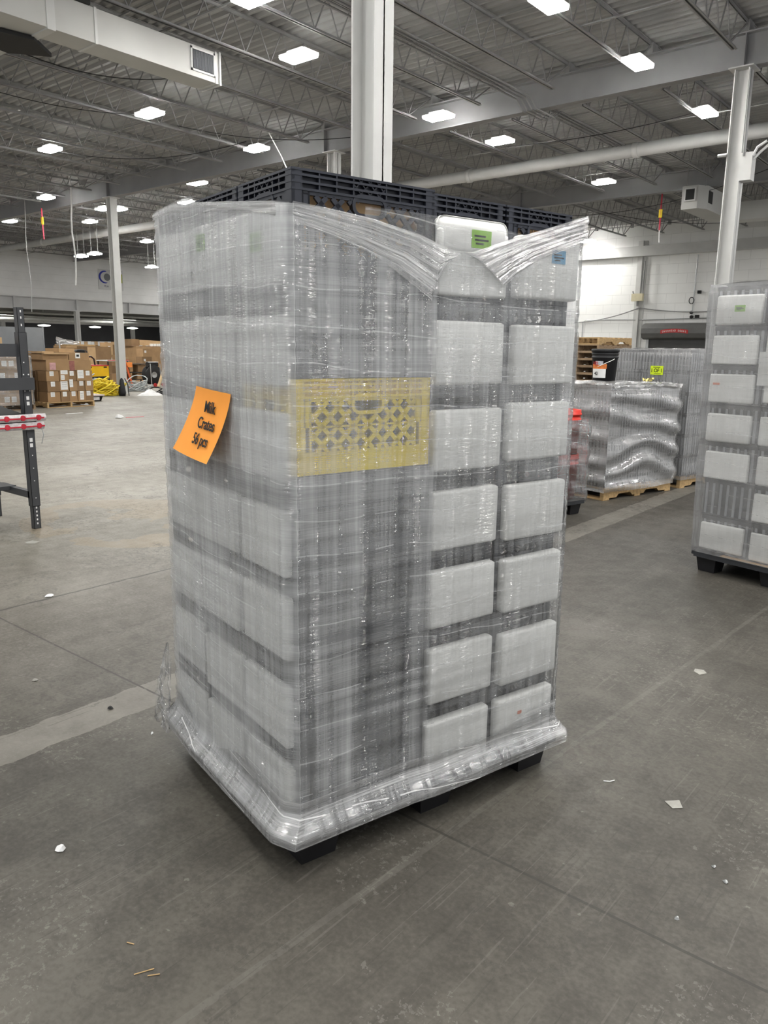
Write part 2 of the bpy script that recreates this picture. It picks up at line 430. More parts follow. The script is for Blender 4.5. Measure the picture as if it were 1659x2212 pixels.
for i, (yy, z, r) in enumerate(((14, 3.36, .07), (18, 3.2, .05), (21, 3.1, .09))):
    p = MB().tube([(-45.0 - 1.6 * i, YF, z + .02), (-45.0 - 1.6 * i, 40, z)], r, 8).build('pipe', M_steel, smooth=True)
    tag(p, ['pale pipe under the low annex ceiling, just behind the opening beam', 'thin pale pipe under the annex ceiling, between two thicker pipes',
            'thick pale pipe under the annex ceiling, deepest of the three'][i], 'pipe', 'annex ceiling pipes')
# girders
for k, gy in enumerate(GY):
    mb = MB()
    mb.box(XL, XR, gy - .11, gy + .11, ZB, ZB + .025); mb.box(XL, XR, gy - .11, gy + .11, ZG - .025, ZG)
    mb.box(XL, XR, gy - .008, gy + .008, ZB, ZG)
    for gx in GX:
        if XL - 1 < gx < XR: mb.box(gx - .01, gx + .01, gy - .1, gy + .1, ZB, ZG)
    if k == 4: continue
    o = mb.build('roof_girder', M_girder); struct(o, 'steel roof girder spanning across the warehouse columns', 'girder'); o['group'] = 'roof girders'
# bar joists
def joist_mesh(L):
    mb = MB(); zt, zb = ZD - .01, 6.32
    for s in (-1, 1):
        mb.box(s * .012, s * .045, 0, L, zt - .006, zt); mb.box(s * .012, s * .018, 0, L, zt - .05, zt)
        mb.box(s * .012, s * .045, .62, L - .62, zb, zb + .006); mb.box(s * .012, s * .018, .62, L - .62, zb, zb + .045)
    mb.box(-.05, .05, 0, .12, ZG, zt); mb.box(-.05, .05, L - .12, L, ZG, zt)
    nP = 15; st = (L - 1.24) / nP
    mb.bar((0, .06, zt - .03), (0, .62 + st / 2, zb + .02), .022, .022); mb.bar((0, L - .06, zt - .03), (0, L - .62 - st / 2, zb + .02), .022, .022)
    for i in range(nP):
        a = .62 + st * i
        mb.bar((0, a, zt - .03), (0, a + st / 2, zb + .02), .018, .018)
        mb.bar((0, a + st / 2, zb + .02), (0, a + st, zt - .03), .018, .018)
    return mb.mesh('roof_joist', M_joist)
jm = {}
for k in range(4):
    L = GY[k + 1] - GY[k]
    L = round(L, 2)
    if L not in jm: jm[L] = joist_mesh(L)
    x = 5.2; 
    while x > XL + .3:
        o = link('roof_joist', jm[L], None, (x, GY[k], 0)); struct(o, 'open web steel roof joist under the ribbed deck', 'joist'); o['group'] = 'roof joists'
        x -= 1.6
# bridging bars between the joists
for k in range(4):
    for t in (.3, .7):
        yy = GY[k] + t * (GY[k + 1] - GY[k])
        for z in (6.37, 6.84):
            o = MB().bar((XL, yy, z), (XR, yy, z), .035, .02).build('bridging_bar', M_joist); struct(o, 'thin bridging bar tying the roof joists together', 'bar'); o['group'] = 'bridging bars'
# columns
def column_mesh(h):
    mb = MB(); w = .12
    mb.box(-w, -w + .018, -w, w, 0, h); mb.box(w - .018, w, -w, w, 0, h); mb.box(-w, w, -.008, .008, 0, h)
    mb.box(-.2, .2, -.2, .2, h - .02, h); mb.box(-.18, .18, -.18, .18, 0, .02)
    return mb.mesh('steel_column', M_column)
cm = column_mesh(ZB)
COLS = [((-4.45, 5.2), 'white steel column rising behind the big wrapped stack'), ((-4.4, 14.67), 'white steel column behind the tall crate stack at the right edge'),
        ((-13.75, 14.67), 'short stretch of white column seen just above the black top crates'), ((-23.5, 14.67), 'white steel column standing by the tangled yellow cables')]
for (x, yy), lab in COLS:
    o = link('steel_column', cm, None, (x, yy, 0)); struct(o, lab, 'column')
for x, yy in ((5.2, 5.2), (5.2, 14.67), (-14, 24.1), (-23.6, 24.1), (-33.2, 24.1), (-33.2, 14.67), (-4.4, 24.1), (5.2, -4.2), (-4.4, -4.2)):
    o = link('steel_column', cm, None, (x, yy, 0)); struct(o, 'white steel column farther off in the grid of the hall', 'column'); o['group'] = 'far columns'
ca = column_mesh(3.48)
for (x, yy), lab in (((XL - .15, 24.1), 'white column under the opening beam, behind the yellow pallet truck'), ((-52.3, 24.2), 'column pair member in the annex, left of the opening column'),
                     ((-52.3, 25.3), 'slim column in the annex beside its twin, near the grey partition'), ((-52.3, 33.8), 'slim pale column in the annex above the big brown cartons'),
                     ((XL - .15, 14.6), 'white column under the opening beam, hidden by the workbench post')):
    o = link('steel_column', ca, None, (x, yy, 0)); struct(o, lab, 'column')
# wall column, girt band and mounted things on the back wall
mb = MB().box(-13.75, -13.35, YB - .06, YB, 0, ZB)
mb.box(-13.6, -13.5, YB - .16, YB - .06, 0, ZB)
o = mb.build('trim_1', M_steel); struct(o, 'grey steel column set into the white back wall', 'column')
mb = MB().box(XL, XR, YB - .22, YB, 5.60, 5.98); mb.box(XL, XR, YB - .3, YB, 5.56, 5.60)
o = mb.build('trim_2', M_column); struct(o, 'white boxed band running along the top of the back wall', 'beam')
# roller door
t = thing('door_1', 'dark grey roller shutter door with hood in the back wall', 'door', (-11.75, YB - .02, 0)); t['kind'] = 'structure'
mb = MB()
for i in range(28): mb.box(-1.2, 1.2, -.09, -.06, .03 + i * .075, .095 + i * .075)
mb.box(-1.2, 1.2, -.07, -.04, 0, 2.2)
mb.build('curtain', M_doorgrey, t)
MB().box(-1.32, -1.2, -.14, .0, 0, 2.15).box(1.2, 1.32, -.14, 0, 0, 2.15).build('guide_rail', M_galv, t)
hood = [(0, 2.1), (-.2, 2.1), (-.42, 2.17), (-.52, 2.35), (-.5, 2.56), (-.36, 2.72), (-.12, 2.78), (0, 2.78)]
h = MB().prism(hood, -1.42, 1.42, T=lambda a, b, c: (c, a, b)).build('hood', mat('hood_grey', (.13, .13, .125), .5, .1, 3), t)
mb = MB(); rb = []
for i in range(17):
    u = (i / 16 - .5); rb.append((u * 1.15, 2.38 - .20 * u * u))
for i in range(16):
    (a, za), (b, zb_) = rb[i], rb[i + 1]
    mb.add([(a, -.53, za), (b, -.53, zb_), (b, -.526, zb_ + .15), (a, -.526, za + .15)], [(0, 1, 2, 3)])
mb.build('sign_ribbon', M_redc, h)
s = 'OVERHEAD DOORS'
for i, ch in enumerate(s):
    if ch == ' ': continue
    u = (i + .5) / len(s) - .5
    put_text('lettering', ch, .105, M_whitepl, (u * 1.02, -.532, 2.455 - .2 * u * u), (1, 0, 0), (0, 0, 1), h, .75, .002)

# ------------------------------------------------------------------ roof services
# light panels: (x, y, long axis, label)
def lamp_mesh(long_x=True, w=.60, d=.33):
    a, b = (w / 2, d / 2) if long_x else (d / 2, w / 2)
    hs = MB().box(-a, a, -b, b, .03, .07); hs.box(-a * .6, a * .6, -b * .6, b * .6, .07, .12)
    return hs.mesh('housing', M_lampb), MB().prism([(-a * .93, 0), (a * .93, 0), (a * .98, .03), (-a * .98, .03)], -b * .97, b * .97, T=lambda x, z, y: (x, y, z)).mesh('diffuser', M_lamp)
LM = {True: lamp_mesh(True), False: lamp_mesh(False)}
LAMPS = [(-8.9, 7.9, 1, 'LED panel light cut by the top edge, just above the white duct'), (-9.97, 9.8, 1, 'LED panel light left of the white centre column near the duct grille'),
 (-14.7, 10.17, 1, 'LED panel light below the middle of the white duct'), (-19.2, 10.4, 1, 'LED panel light at the far left below the duct, over the cable loops'),
 (-15.1, 13.4, 1, 'LED panel light just above the topmost black crate corner'), (-10.1, 13.9, 1, 'LED panel light on the girder right of the white centre column'),
 (-10.1, 16.3, 1, 'long LED panel light between the girder and the white pipe'), (-5.82, 10.5, 0, 'large LED panel light cut by the top edge right of centre'),
 (-5.73, 13.42, 0, 'LED panel light glowing against the girder near the right column'), (-5.72, 16.85, 0, 'LED panel light above the white pipe beside the right column'),
 (-10.05, 21.8, 1, 'LED panel light below the white pipe, left of the fan unit'), (-19.5, 15.0, 1, 'upper of two LED panel lights close above the left of the wrapped stack'),
 (-22.3, 16.7, 1, 'lower of two LED panel lights close above the left of the wrapped stack'), (-25.4, 13.5, 1, 'LED panel light left of the far white column, beside a hanging cord'),
 (-31.3, 15.1, 1, 'small LED panel light at the left edge over the white wall'), (-28.8, 17.0, 1, 'LED panel light just left of the far white column, below the girder'),
 (-31.9, 21.6, 1, 'LED panel light right of the far white column, above the hanging lamp'), (-15.6, 32.7, 1, 'small LED panel light at the right shoulder of the wrapped stack'),
 (-25.75, 15.75, 1, 'LED panel light peeking out left of the far white column'), (-25.35, 16.1, 1, 'LED panel light peeking out right of the far white column')]
def put_lamp(x, yy, lx, lab, z=6.2, group=None):
    t = thing('ceiling_light', lab, 'light', (x, yy, z), 0, group)
    hs, df = LM[bool(lx)]
    link('housing', hs, t); link('diffuser', df, t)
    return t
for x, yy, lx, lab in LAMPS: put_lamp(x, yy, lx, lab)
for x, yy in ((-1.2, 5.0), (-5.75, 1.5), (-5.75, 5.4), (-1.2, 1.2), (-1.2, 9.0), (-1.2, -2.4), (-5.75, -2.4), (2.8, 4), (2.8, 9), (2.8, -1), (-10.1, 2.4), (-10.1, -1.5), (-15, 2.5), (-15, -1.5), (-20, 3), (-26, 4), (3, 16), (3, 24), (-1.4, 24), (-1.4, 29), (-24, 29), (-36, 29), (-33, 6), (-16, 29), (-20, 29), (-18, 31.6), (-24, 31.6), (-30, 31.5), (-1, 26), (1, 30), (2, 26), (-2, 31.4), (0, 20), (-38, 8), (-36, 10), (-39, 4), (-39, 31.2), (-38, 32.5), (-40, 11), (.6, 3), (.6, 6.8), (.8, -.8), (5, 1.5), (5, 6.5), (3, 12)):  # unseen panels: some continue the roof grid, others added to brighten walls and stack
    put_lamp(x, yy, 1, 'LED panel light outside the picture under the hall roof', group='lights outside the picture')
HANG = [(-31.5, 18.1, 5.2, 1, 'left lamp of the hanging pair before the white left wall'), (-30.2, 17.95, 5.2, 1, 'right lamp of the hanging pair before the white left wall'),
        (-32.8, 22.4, 5.2, 1, 'lone hanging lamp on cords beside the wrapped stack')]
for x, yy, z, lx, lab in HANG:
    t = put_lamp(x, yy, lx, lab, z)
    MB().tube([(-.25, 0, .1), (-.25, 0, 6.85 - z)], .014, 6).tube([(.25, 0, .1), (.25, 0, 6.85 - z)], .014, 6).build('cord', M_joist, t)
for x, yy, lab in ((-50, 25.8, 'oval lamp under the annex ceiling, left of the opening column'), (-50, 29.4, 'oval lamp under the annex ceiling, beside a hanging cord'), (-50, 32.3, 'oval lamp in the annex, right of the far white column')):
    t = thing('annex_light', lab, 'light', (x, yy, 2.75))
    MB().lathe([(.02, 0), (.35, .02), (.42, .06), (.35, .1), (.05, .14)], 16).build('shade', M_lampb, t, smooth=True)
    MB().lathe([(0, -.005), (.34, .018)], 16).build('diffuser', emis('annex_lamp', (1, .98, .93), 10), t)
    MB().tube([(0, 0, .1), (0, 0, 1.1)], .012, 6).build('cord', M_joist, t)
# unseen panels added behind the opening beam to brighten annex and far hall
for x, yy in ((-47, 16), (-47, 22), (-47, 30), (-56, 22), (-56, 30), (-56, 38)):
    put_lamp(x, yy, 1, 'LED panel light tucked up under the annex ceiling', 3.78, 'annex ceiling panels')

# big white drain pipe
mb = MB().tube([(XL + .3, 18.55, 6.12), (XR, 18.55, 6.16)], .15, 16)
p = mb.build('roof_pipe', M_column, smooth=True); tag(p, 'big white round pipe hung across the hall under the joists', 'pipe')
mb = MB()
for i in range(9):
    x = -40 + i * 4.6
    MB().lathe([(.15, -.07), (.172, -.06), (.172, .06), (.15, .07)], 16, (x, 18.55, 6.12 + (x + 43) * .0008), ax='x').build('coupling', M_steel, p, smooth=True)
# left duct
t = thing('air_duct', 'white sheet metal air duct with an end grille at the upper left', 'duct', (-10.78, 0, 0))
mb = MB().box(-.46, 0, 6.02, 8.80, 5.72, 6.17)
mb.build('trunk', M_duct, t)
mb = MB().box(-.47, .012, 6.62, 6.66, 5.71, 6.18).box(-.47, .012, 8.72, 8.76, 5.71, 6.18).box(-.48, .02, 8.80, 8.83, 5.70, 6.19)
mb.build('flange', M_column, t)
mb = MB().box(-1.7, .0, 3.2, 6.02, 5.72, 6.17); mb.build('branch', M_duct, t)
MB().box(-.9, .01, 5.92, 6.04, 5.70, 6.2).build('elbow_seam', M_column, t)
mb = MB().prism([(-1.05, 5.2), (-.56, 5.2), (-.42, 5.95), (-.84, 6.42), (-1.2, 5.95)], 5.66, 5.712); mb.build('underside_panel', M_dark, t)
mb = MB()
for i in range(18): mb.box(.004, .012, 8.30 + i * .022, 8.312 + i * .022, 5.84, 6.10)
g = MB().box(.0, .014, 8.25, 8.72, 5.80, 5.83).box(0, .014, 8.25, 8.72, 6.11, 6.14).box(0, .014, 8.25, 8.28, 5.8, 6.14).box(0, .014, 8.69, 8.72, 5.8, 6.14).build('grille', M_column, t)
mb.build('louvre', M_panelgrey, g); MB().box(.001, .003, 8.28, 8.69, 5.83, 6.11).build('opening', M_dark, g)
MB().box(-.1, .05, 6.1, 6.55, 6.17, 6.36).build('damper_motor', M_dark, t)
# right fan unit and duct
t = thing('fan_unit', 'white air handling box with dark grilles hung left of the right column', 'fan unit', (-8.32, 23.2, 5.52))
pts = [(0, 0, 0), (.50, 0, 0), (.50, 2.6, 0), (0, 2.6, 0)]
mb = MB().prism([(0, .0), (.44, 0), (.62, .3), (.62, 2.6), (0, 2.6)], .0, .62); mb.build('body', M_duct, t)
MB().box(.08, .40, -.05, 0, .2, .56).build('intake_frame', M_column, t)
MB().box(.12, .36, -.055, -.049, .24, .52).build('intake_grille', M_ink, t)
MB().box(.621, .63, .36, .7, .18, .5).build('side_grille', M_ink, t)
MB().box(.55, 2.6, 2.6, 3.2, -.02, .5).build('cross_duct', M_duct, t)
MB().box(2.0, 2.7, 3.2, 8.5, -.02, .55).build('long_duct', M_duct, t)
for x in (.05, .57): MB().tube([(x, .2, .6), (x, .2, 1.35)], .01, 6).build('hanger', M_joist, t)
# conduit runs
for i in range(4):
    x = -8.35 + .10 * i
    pts = [(x, 5.5, 6.28), (x, 14.0, 6.28), (x, 14.25, 6.12), (x, 15.0, 6.12), (x, 15.25, 6.28), (x, 19.0, 6.28)]
    o = MB().tube(pts, .016, 6).build('conduit', M_joist)
    tag(o, 'grey conduit in the bundle dipping under the roof girder', 'conduit', 'conduit bundle under the roof')
for (a, b, sag, lab) in (((-13, 5.5, 6.3), (-12.4, 9.4, 6.3), .35, 'loose black cable sagging below the white duct'), ((-16, 7.5, 6.3), (-14.8, 10.4, 6.28), .12, 'black cable running to the lamp below the duct'),
        ((-19.5, 10.5, 6.3), (-15, 13.0, 6.3), .3, 'black cable looping between lamps at the left roof'), ((-15.2, 11.2, 6.3), (-12.8, 14.2, 6.3), .15, 'black cable drooping near the girder above the crates'),
        ((-10.5, 17, 6.3), (-6, 17, 6.3), .1, 'thin black cable strung above the white pipe'), ((-6, 23, 6.3), (-13, 25.5, 6.1), .3, 'black cable sagging beside the fan unit'), ((-12, 26, 6.2), (-7, 30, 6.2), .35, 'long black cable sagging behind the fan unit')):
    o = MB().tube(catenary(a, b, sag), .008, 5).build('roof_cable', M_dark); tag(o, lab, 'cable')
o = MB().tube([(-15.2, 13.9, 6.7), (-15.0, 14.1, 6.2), (-14.9, 14.2, 5.9), (-14.75, 14.2, 5.72)], .014, 6).build('loose_wire', M_whitepl); tag(o, 'thin white wire dangling beside the topmost black crate', 'wire')
# red hoist cords
for (x, yy, zt, zb_, lab) in ((-26.7, 14.0, 6.1, 5.1, 'red pull cord with a yellow tag at the left girder'), (-9.35, 24.4, 6.3, 4.85, 'red pull cord with a yellow tag left of the fan unit')):
    t = thing('pull_cord', lab, 'cord', (x, yy, 0))
    MB().tube([(0, 0, zb_ + .35), (0, 0, zt)], .022, 6).build('cord', M_pinkc, t)
    MB().box(-.05, .05, -.02, .02, (zt + zb_) / 2 - .02, (zt + zb_) / 2 + .22).build('tag', M_tagy, t)
    MB().tube([(.02, 0, zb_), (0, 0, zb_ + .36)], .02, 6).build('tail', M_pinkc if x < -20 else M_whitepl, t)
for (x, yy, z0, lab, m) in ((-24.6, 13.9, 3.5, 'white cable end hanging along the far white column', M_whitepl), (-27.5, 13.8, 2.7, 'long dark drop cord left of the far white column', M_joist), (-33.5, 12.2, 3.4, 'dark drop cord at the left edge above the workbench', M_dark)):
    pts = [(x + .06 * math.sin(k * 1.3), yy, 6.85 - (6.85 - z0) * k / 8) for k in range(9)]
    o = MB().tube(pts, .03 if m is M_whitepl else .014, 6).build('drop_cord', m); tag(o, lab, 'cord')
# fittings on the right column
t = thing('cable_bracket', 'white box with cable hooks strapped to the right column', 'bracket', (-4.4, 14.67, 0))
MB().box(.12, .30, -.12, .10, 4.42, 4.86).build('box', M_column, t)
MB().tube([(.30, -.1, 4.8), (.36, -.1, 4.92), (.5, -.1, 5.0)], .022, 6).tube([(.30, -.05, 4.75), (.4, -.05, 4.85), (.56, -.05, 4.98)], .022, 6).build('hook', M_whitepl, t)
MB().tube([(.16, -.14, 4.8), (.15, -.14, 5.5), (.14, -.14, 6.15)], .014, 6).build('cable', M_joist, t)
MB().lathe([(0, -.1), (.03, -.1), (.03, .05)], 8, (-.15, -.16, 4.85), ax='x').build('stud', M_galv, t)
# back wall fittings
t = thing('junction_box', 'cream electrical box on the back wall column', 'electrical box', (-13.55, YB - .16, 3.85))
MB().box(-.24, .24, -.18, 0, -.14, .17).build('case', mat('cream_paint', (.66, .60, .42), .6, .05, 5), t)
MB().tube([(.2, -.05, .17), (.2, -.05, 1.5)], .03, 6).tube([(-.2, -.05, .17), (-.24, -.05, .28)], .03, 6).tube([(0, -.05, -.14), (0, -.05, -.34)], .05, 6).build('conduit', M_joist, t)
t = thing('camera_cluster', 'small black devices on a vertical wall conduit right of the electrical box', 'wall device', (-11.25, YB - .02, 0))
MB().tube([(0, -.03, 2.95), (.03, -.03, 5.5)], .022, 6).build('conduit', M_galv, t)
MB().box(.18, .30, -.16, 0, 3.95, 4.07).build('camera', M_ink, t)
MB().lathe([(0, -.06), (.07, -.05), (.07, .02)], 10, (-.02, -.04, 3.2), ax='y').lathe([(0, -.06), (.07, -.05), (.07, .02)], 10, (0, -.04, 3.02), ax='y').box(.15, .3, -.1, 0, 2.98, 3.1).build('fitting', M_ink, t)
cc = [(-.06 + .10 * math.cos(a * PI / 8), -.05, 3.68 + .13 * math.sin(a * PI / 8)) for a in range(17)]
MB().tube(cc, .016, 6).build('coil', M_ink, t)
o = MB().tube(catenary((-16.5, YB - .05, 2.85), (-13.5, YB - .18, 3.42), .12) + catenary((-13.4, YB - .18, 3.42), (-9.2, YB - .05, 3.35), .16), .025, 6).build('wall_cable', M_joist); tag(o, 'grey cable swagged across the white back wall', 'cable')
o = MB().tube([(-16.1, YB - .06, 1.2), (-16.1, YB - .06, 2.86), (-15.95, YB - .06, 2.95), (-13.0, YB - .06, 2.93), (-8.5, YB - .06, 3.0)], .022, 6).build('wall_conduit', M_galv); tag(o, 'thin metal conduit bending along the back wall above the roller door', 'conduit')
# logo sign on left wall
t = thing('wall_sign', 'white wall sign with a blue crescent behind the far column', 'sign', (XL, 25.5, 4.78))
MB().box(0, .03, 0, 1.6, 0, 1.15).build('board', mat('sign_white', (.62, .62, .62), .7, .03, 2), t)
cres = []
for k in range(17):
    a = PI * .45 + k / 16 * PI * 1.12; cres.append((.42 + .40 * math.cos(a), .72 + .36 * math.sin(a)))
for k in range(17):
    a = PI * 1.57 - k / 16 * PI * 1.12; cres.append((.50 + .36 * math.cos(a), .72 + .30 * math.sin(a)))
nC = len(cres)
mb = MB()
for k in range(16):
    q = [cres[k], cres[k + 1], cres[nC - 2 - k], cres[nC - 1 - k]]
    mb.add([(.034, a, b) for a, b in q], [(0, 1, 2, 3)])
mb.build('crescent', mat('sign_blue', (.02, .03, .30), .6, .05, 5), t)
MB().box(.03, .035, 1.34, 1.56, .45, .95).build('green_patch', mat('sign_green', (.36, .40, .02), .6, .05, 5), t)
MB().lathe([(0, 0), (.21, 0)], 20, (.036, .56, .72), ax='x').build('grey_disc', M_panelgrey, t)
put_text('lettering', 'ITLA', .15, mat('sign_text', (.05, .06, .12), .6, .03, 5), (.034, .48, .2), (0, 1, 0), (0, 0, 1), t, 1, .003)
# louvres high on the left wall
for i, yy in enumerate((30.3, 31.9)):
    t = thing('wall_louvre', ['dark louvre high on the left wall, nearer of the two', 'dark louvre high on the left wall, half behind the wrapped stack'][i], 'vent', (XL, yy, 6.15))
    MB().box(0, .04, 0, .75, 0, .62).build('frame', M_steel, t)
    mb = MB()
    for k in range(8): mb.box(.04, .06, .08, .67, .07 + k * .065, .10 + k * .065)
    mb.build('slat', M_doorgrey, t)

# ------------------------------------------------------------------ the wrapped crate stack in the middle
SU = V((.251, .968, 0)); SW = V((-.968, .251, 0)); SP = V((-1.515, 1.456, 0))
SR = math.atan2(.968, .251)
def stk(x, y, z, P=SP): return P + SU * x + SW * y + V((0, 0, z))
CL, CW, CH, Z0 = .470, .306, .2655, .162

def clip(p, d, r):
    """part of the line p + t d inside rectangle r"""
    t0, t1 = -9, 9
    for i in (0, 1):
        if abs(d[i]) < 1e-9:
            if not r[i][0] <= p[i] <= r[i][1]: return None
            continue
        a, b = (r[i][0] - p[i]) / d[i], (r[i][1] - p[i]) / d[i]
        if a > b: a, b = b, a
        t0, t1 = max(t0, a), min(t1, b)
    return (t0, t1) if t1 - t0 > 1e-3 else None
def face(mb, L, H, T, handle):
    """one moulded crate wall, T(a, depth, z): a along the wall, depth into the crate"""
    bx = lambda a0, a1, d0, d1, z0, z1: mb.box(a0, a1, d0, d1, z0, z1, 0, T)
    zb, zt = .24 * H, .80 * H
    for a0 in (0, L - .030): bx(a0, a0 + .030, 0, .010, 0, H)
    bx(.03, L - .03, .003, .009, 0, zb)
    bx(.03, L - .03, .012, .015, zt, H)                       # back plate of the ribbed top band
    for z in (zt, .866 * H, .93 * H, H - .006): bx(.0, L, -.001, .013, z, z + .006)
    h0, h1 = handle
    n = 3 if L > .4 else 2
    for side in ((.03, h0 * L), (h1 * L, L - .03)):
        for k in range(n + 1):
            a = side[0] + (side[1] - side[0]) * k / n
            bx(a - .002, a + .002, .0, .013, zt, H)
    def diag(rect, step, w, d0, d1, skip=None):
        (a0, a1), (z0, z1) = rect
        for sgn in (1, -1):
            a = a0 - (z1 - z0)
            while a < a1 + (z1 - z0):
                c = clip((a, z0 if sgn > 0 else z1), (1, sgn), rect)
                if c:
                    segs = [c]
                    if skip:
                        k = clip((a, z0 if sgn > 0 else z1), (1, sgn), skip)
                        if k and k[0] < c[1] and k[1] > c[0]: segs = [(c[0], max(c[0], k[0])), (min(c[1], k[1]), c[1])]
                    for t0, t1 in segs:
                        if t1 - t0 < .004: continue
                        zz = z0 if sgn > 0 else z1
                        p, q = (a + t0, zz + sgn * t0), (a + t1, zz + sgn * t1)
                        o = w / 2 * .7071
                        nx, nz = -sgn * o, o
                        quad = [(p[0] - nx, p[1] - nz), (q[0] - nx, q[1] - nz), (q[0] + nx, q[1] + nz), (p[0] + nx, p[1] + nz)]
                        vs = [T(x, d, z) for d in (d0, d1) for x, z in quad]
                        mb.add(vs, [(0, 1, 2, 3), (7, 6, 5, 4), (0, 4, 5, 1), (1, 5, 6, 2), (2, 6, 7, 3), (3, 7, 4, 0)])
                a += step
    diag(((h0 * L, h1 * L), (zt + .006, H - .006)), .030, .0035, .002, .013)
    # open lattice with the hand hole
    a0, a1 = .055, L - .055
    ha, hb, hz0, hz1 = h0 * L + .006, h1 * L - .006, .655 * H, .805 * H
    diag(((a0, a1), (zb, .765 * H)), .052, .013, .002, .010, ((ha - .012, hb + .012), (hz0 - .012, hz1 + .02)))
    bx(.03, L - .03, .002, .010, .765 * H, zt)
    bx(a0, a1, .002, .010, .49 * H, .51 * H)
    for s0, s1 in ((.03, a0), (L - a0, L - .03)):
        bx(s0, s0 + .006, .002, .010, zb, zt); bx(s1 - .006, s1, .002, .010, zb, zt)
        bx(s0, s1, .002, .010, .50 * H, .78 * H)
    # hand hole rim
    r = .018
    def rr(e):
        pts = []
        for cx, cz, t0 in ((hb - r, hz1 - r, 0), (ha + r, hz1 - r, 1), (ha + r, hz0 + r, 2), (hb - r, hz0 + r, 3)):
            for k in range(5):
                t = (t0 + k / 4) * PI / 2; pts.append((cx + (r + e) * math.cos(t), cz + (r + e) * math.sin(t)))
        return pts
    A, B = rr(0), rr(.010); N = len(A)
    vs = [T(x, d, z) for d in (0, .016) for P in (A, B) for x, z in P]
    fs = []
    for i in range(N):
        j = (i + 1) % N
        fs += [(i, j, N + j, N + i), (2 * N + i, 3 * N + i, 3 * N + j, 2 * N + j), (i, 2 * N + i, 2 * N + j, j), (N + i, N + j, 3 * N + j, 3 * N + i)]
    mb.add(vs, fs)
def crate_mesh(name, m):
    L, W, H = CL, CW, CH - .002
    mb = MB()
    face(mb, L, H, lambda a, d, z: (a, d, z), (.405, .635))
    face(mb, L, H, lambda a, d, z: (L - a, W - d, z), (.405, .635))
    face(mb, W, H, lambda a, d, z: (d, W - a, z), (.33, .67))
    face(mb, W, H, lambda a, d, z: (L - d, a, z), (.33, .67))
    mb.box(.008, L - .008, .008, W - .008, .0, .008)
    return mb.mesh(name, m)
me_black, me_yel = crate_mesh('milk_crate', M_black), crate_mesh('yellow_milk_crate', M_yellow)
LAY = ['bottom layer', 'second layer up', 'third layer up', 'fourth layer up', 'fifth layer up', 'sixth layer up', 'top layer']
# (name of the place, local x, y, turned by 90 degrees, which wall shows)
COLU = [('front corner column', .002, .0, 0), ('left face middle column', .002, .315, 0), ('left face far column', .002, .630, 0),
        ('right face middle column', .482, .035, 1), ('right face end column', .796, .035, 1)]
for k in range(7):
    for pos, x, y, tr in COLU:
        yel = (k == 4 and pos.startswith('front corner'))
        dz = .0025 if k < 6 else .004
        lab = ('yellow milk crate behind the film at the front corner of the big stack' if yel else f'black crate of the big stack, {pos}, {LAY[k]}')
        p = stk(x + (CW if tr else 0), y, Z0 + k * CH + dz * 0)
        o = link('milk_crate', me_yel if yel else me_black, None, p, SR + (PI / 2 if tr else 0) + random.uniform(-.004, .004))
        tag(o, lab, 'crate', None if yel else 'black milk crates of the big stack')
    
# cartons standing in the top crates
for (pos, x, y, tr), h in zip(COLU, (.215, .20, .19, .215, .205)):
    dims = (.40, .25, h) if not tr else (.25, .40, h)
    mb = MB().box(.0, dims[0], 0, dims[1], 0, dims[2] * .9)
    t = thing('carton', f'brown carton standing in the top black crate, {pos}', 'box', stk(x + .03, y + .03, Z0 + 6 * CH + .010), SR, 'cartons in the top crates')
    mb.build('body', M_card2, t)
    MB().box(0, dims[0] * .48, 0, .003, dims[2] * .9, dims[2]).box(dims[0] * .5, dims[0], .0, .003, dims[2] * .9, dims[2] * .97).build('flap', M_card, t)

# foam pads pinned between the crates and the film
foam_me = [rbox('foam_pad', .285, .042, .192, .011, M_foam, 3, .0012, i) for i in range(3)]
foam_l = [rbox('foam_pad', .030, .28, .19, .009, M_foam, 3, .0012, 9 + i) for i in range(2)]
foam_t = rbox('foam_pad', .012, .27, .19, .004, M_foam, 2, .0008, 12)
def sticker(parent, face_, a, b, w, h, m, mb_ink=True):
    """flat label on the pad; face_ 'y' = right face, 'x' = left face"""
    if face_ == 'y': T = lambda u, v, d: (a + u, -.0015 - d, b + v)
    else: T = lambda u, v, d: (-.0015 - d, a + u, b + v)
    mb = MB(); mb.box(0, w, 0, h, 0, .0008, 0, T)
    o = mb.build('sticker', m, parent)
    if mb_ink:
        k = MB()
        for i, (u0, u1, v) in enumerate(((.12, .7, .62), (.15, .85, .40), (.2, .6, .2))): k.box(w * u0, w * u1, h * v, h * (v + .1), .001, .0016, 0, T)
        k.build('print', M_ink, o)
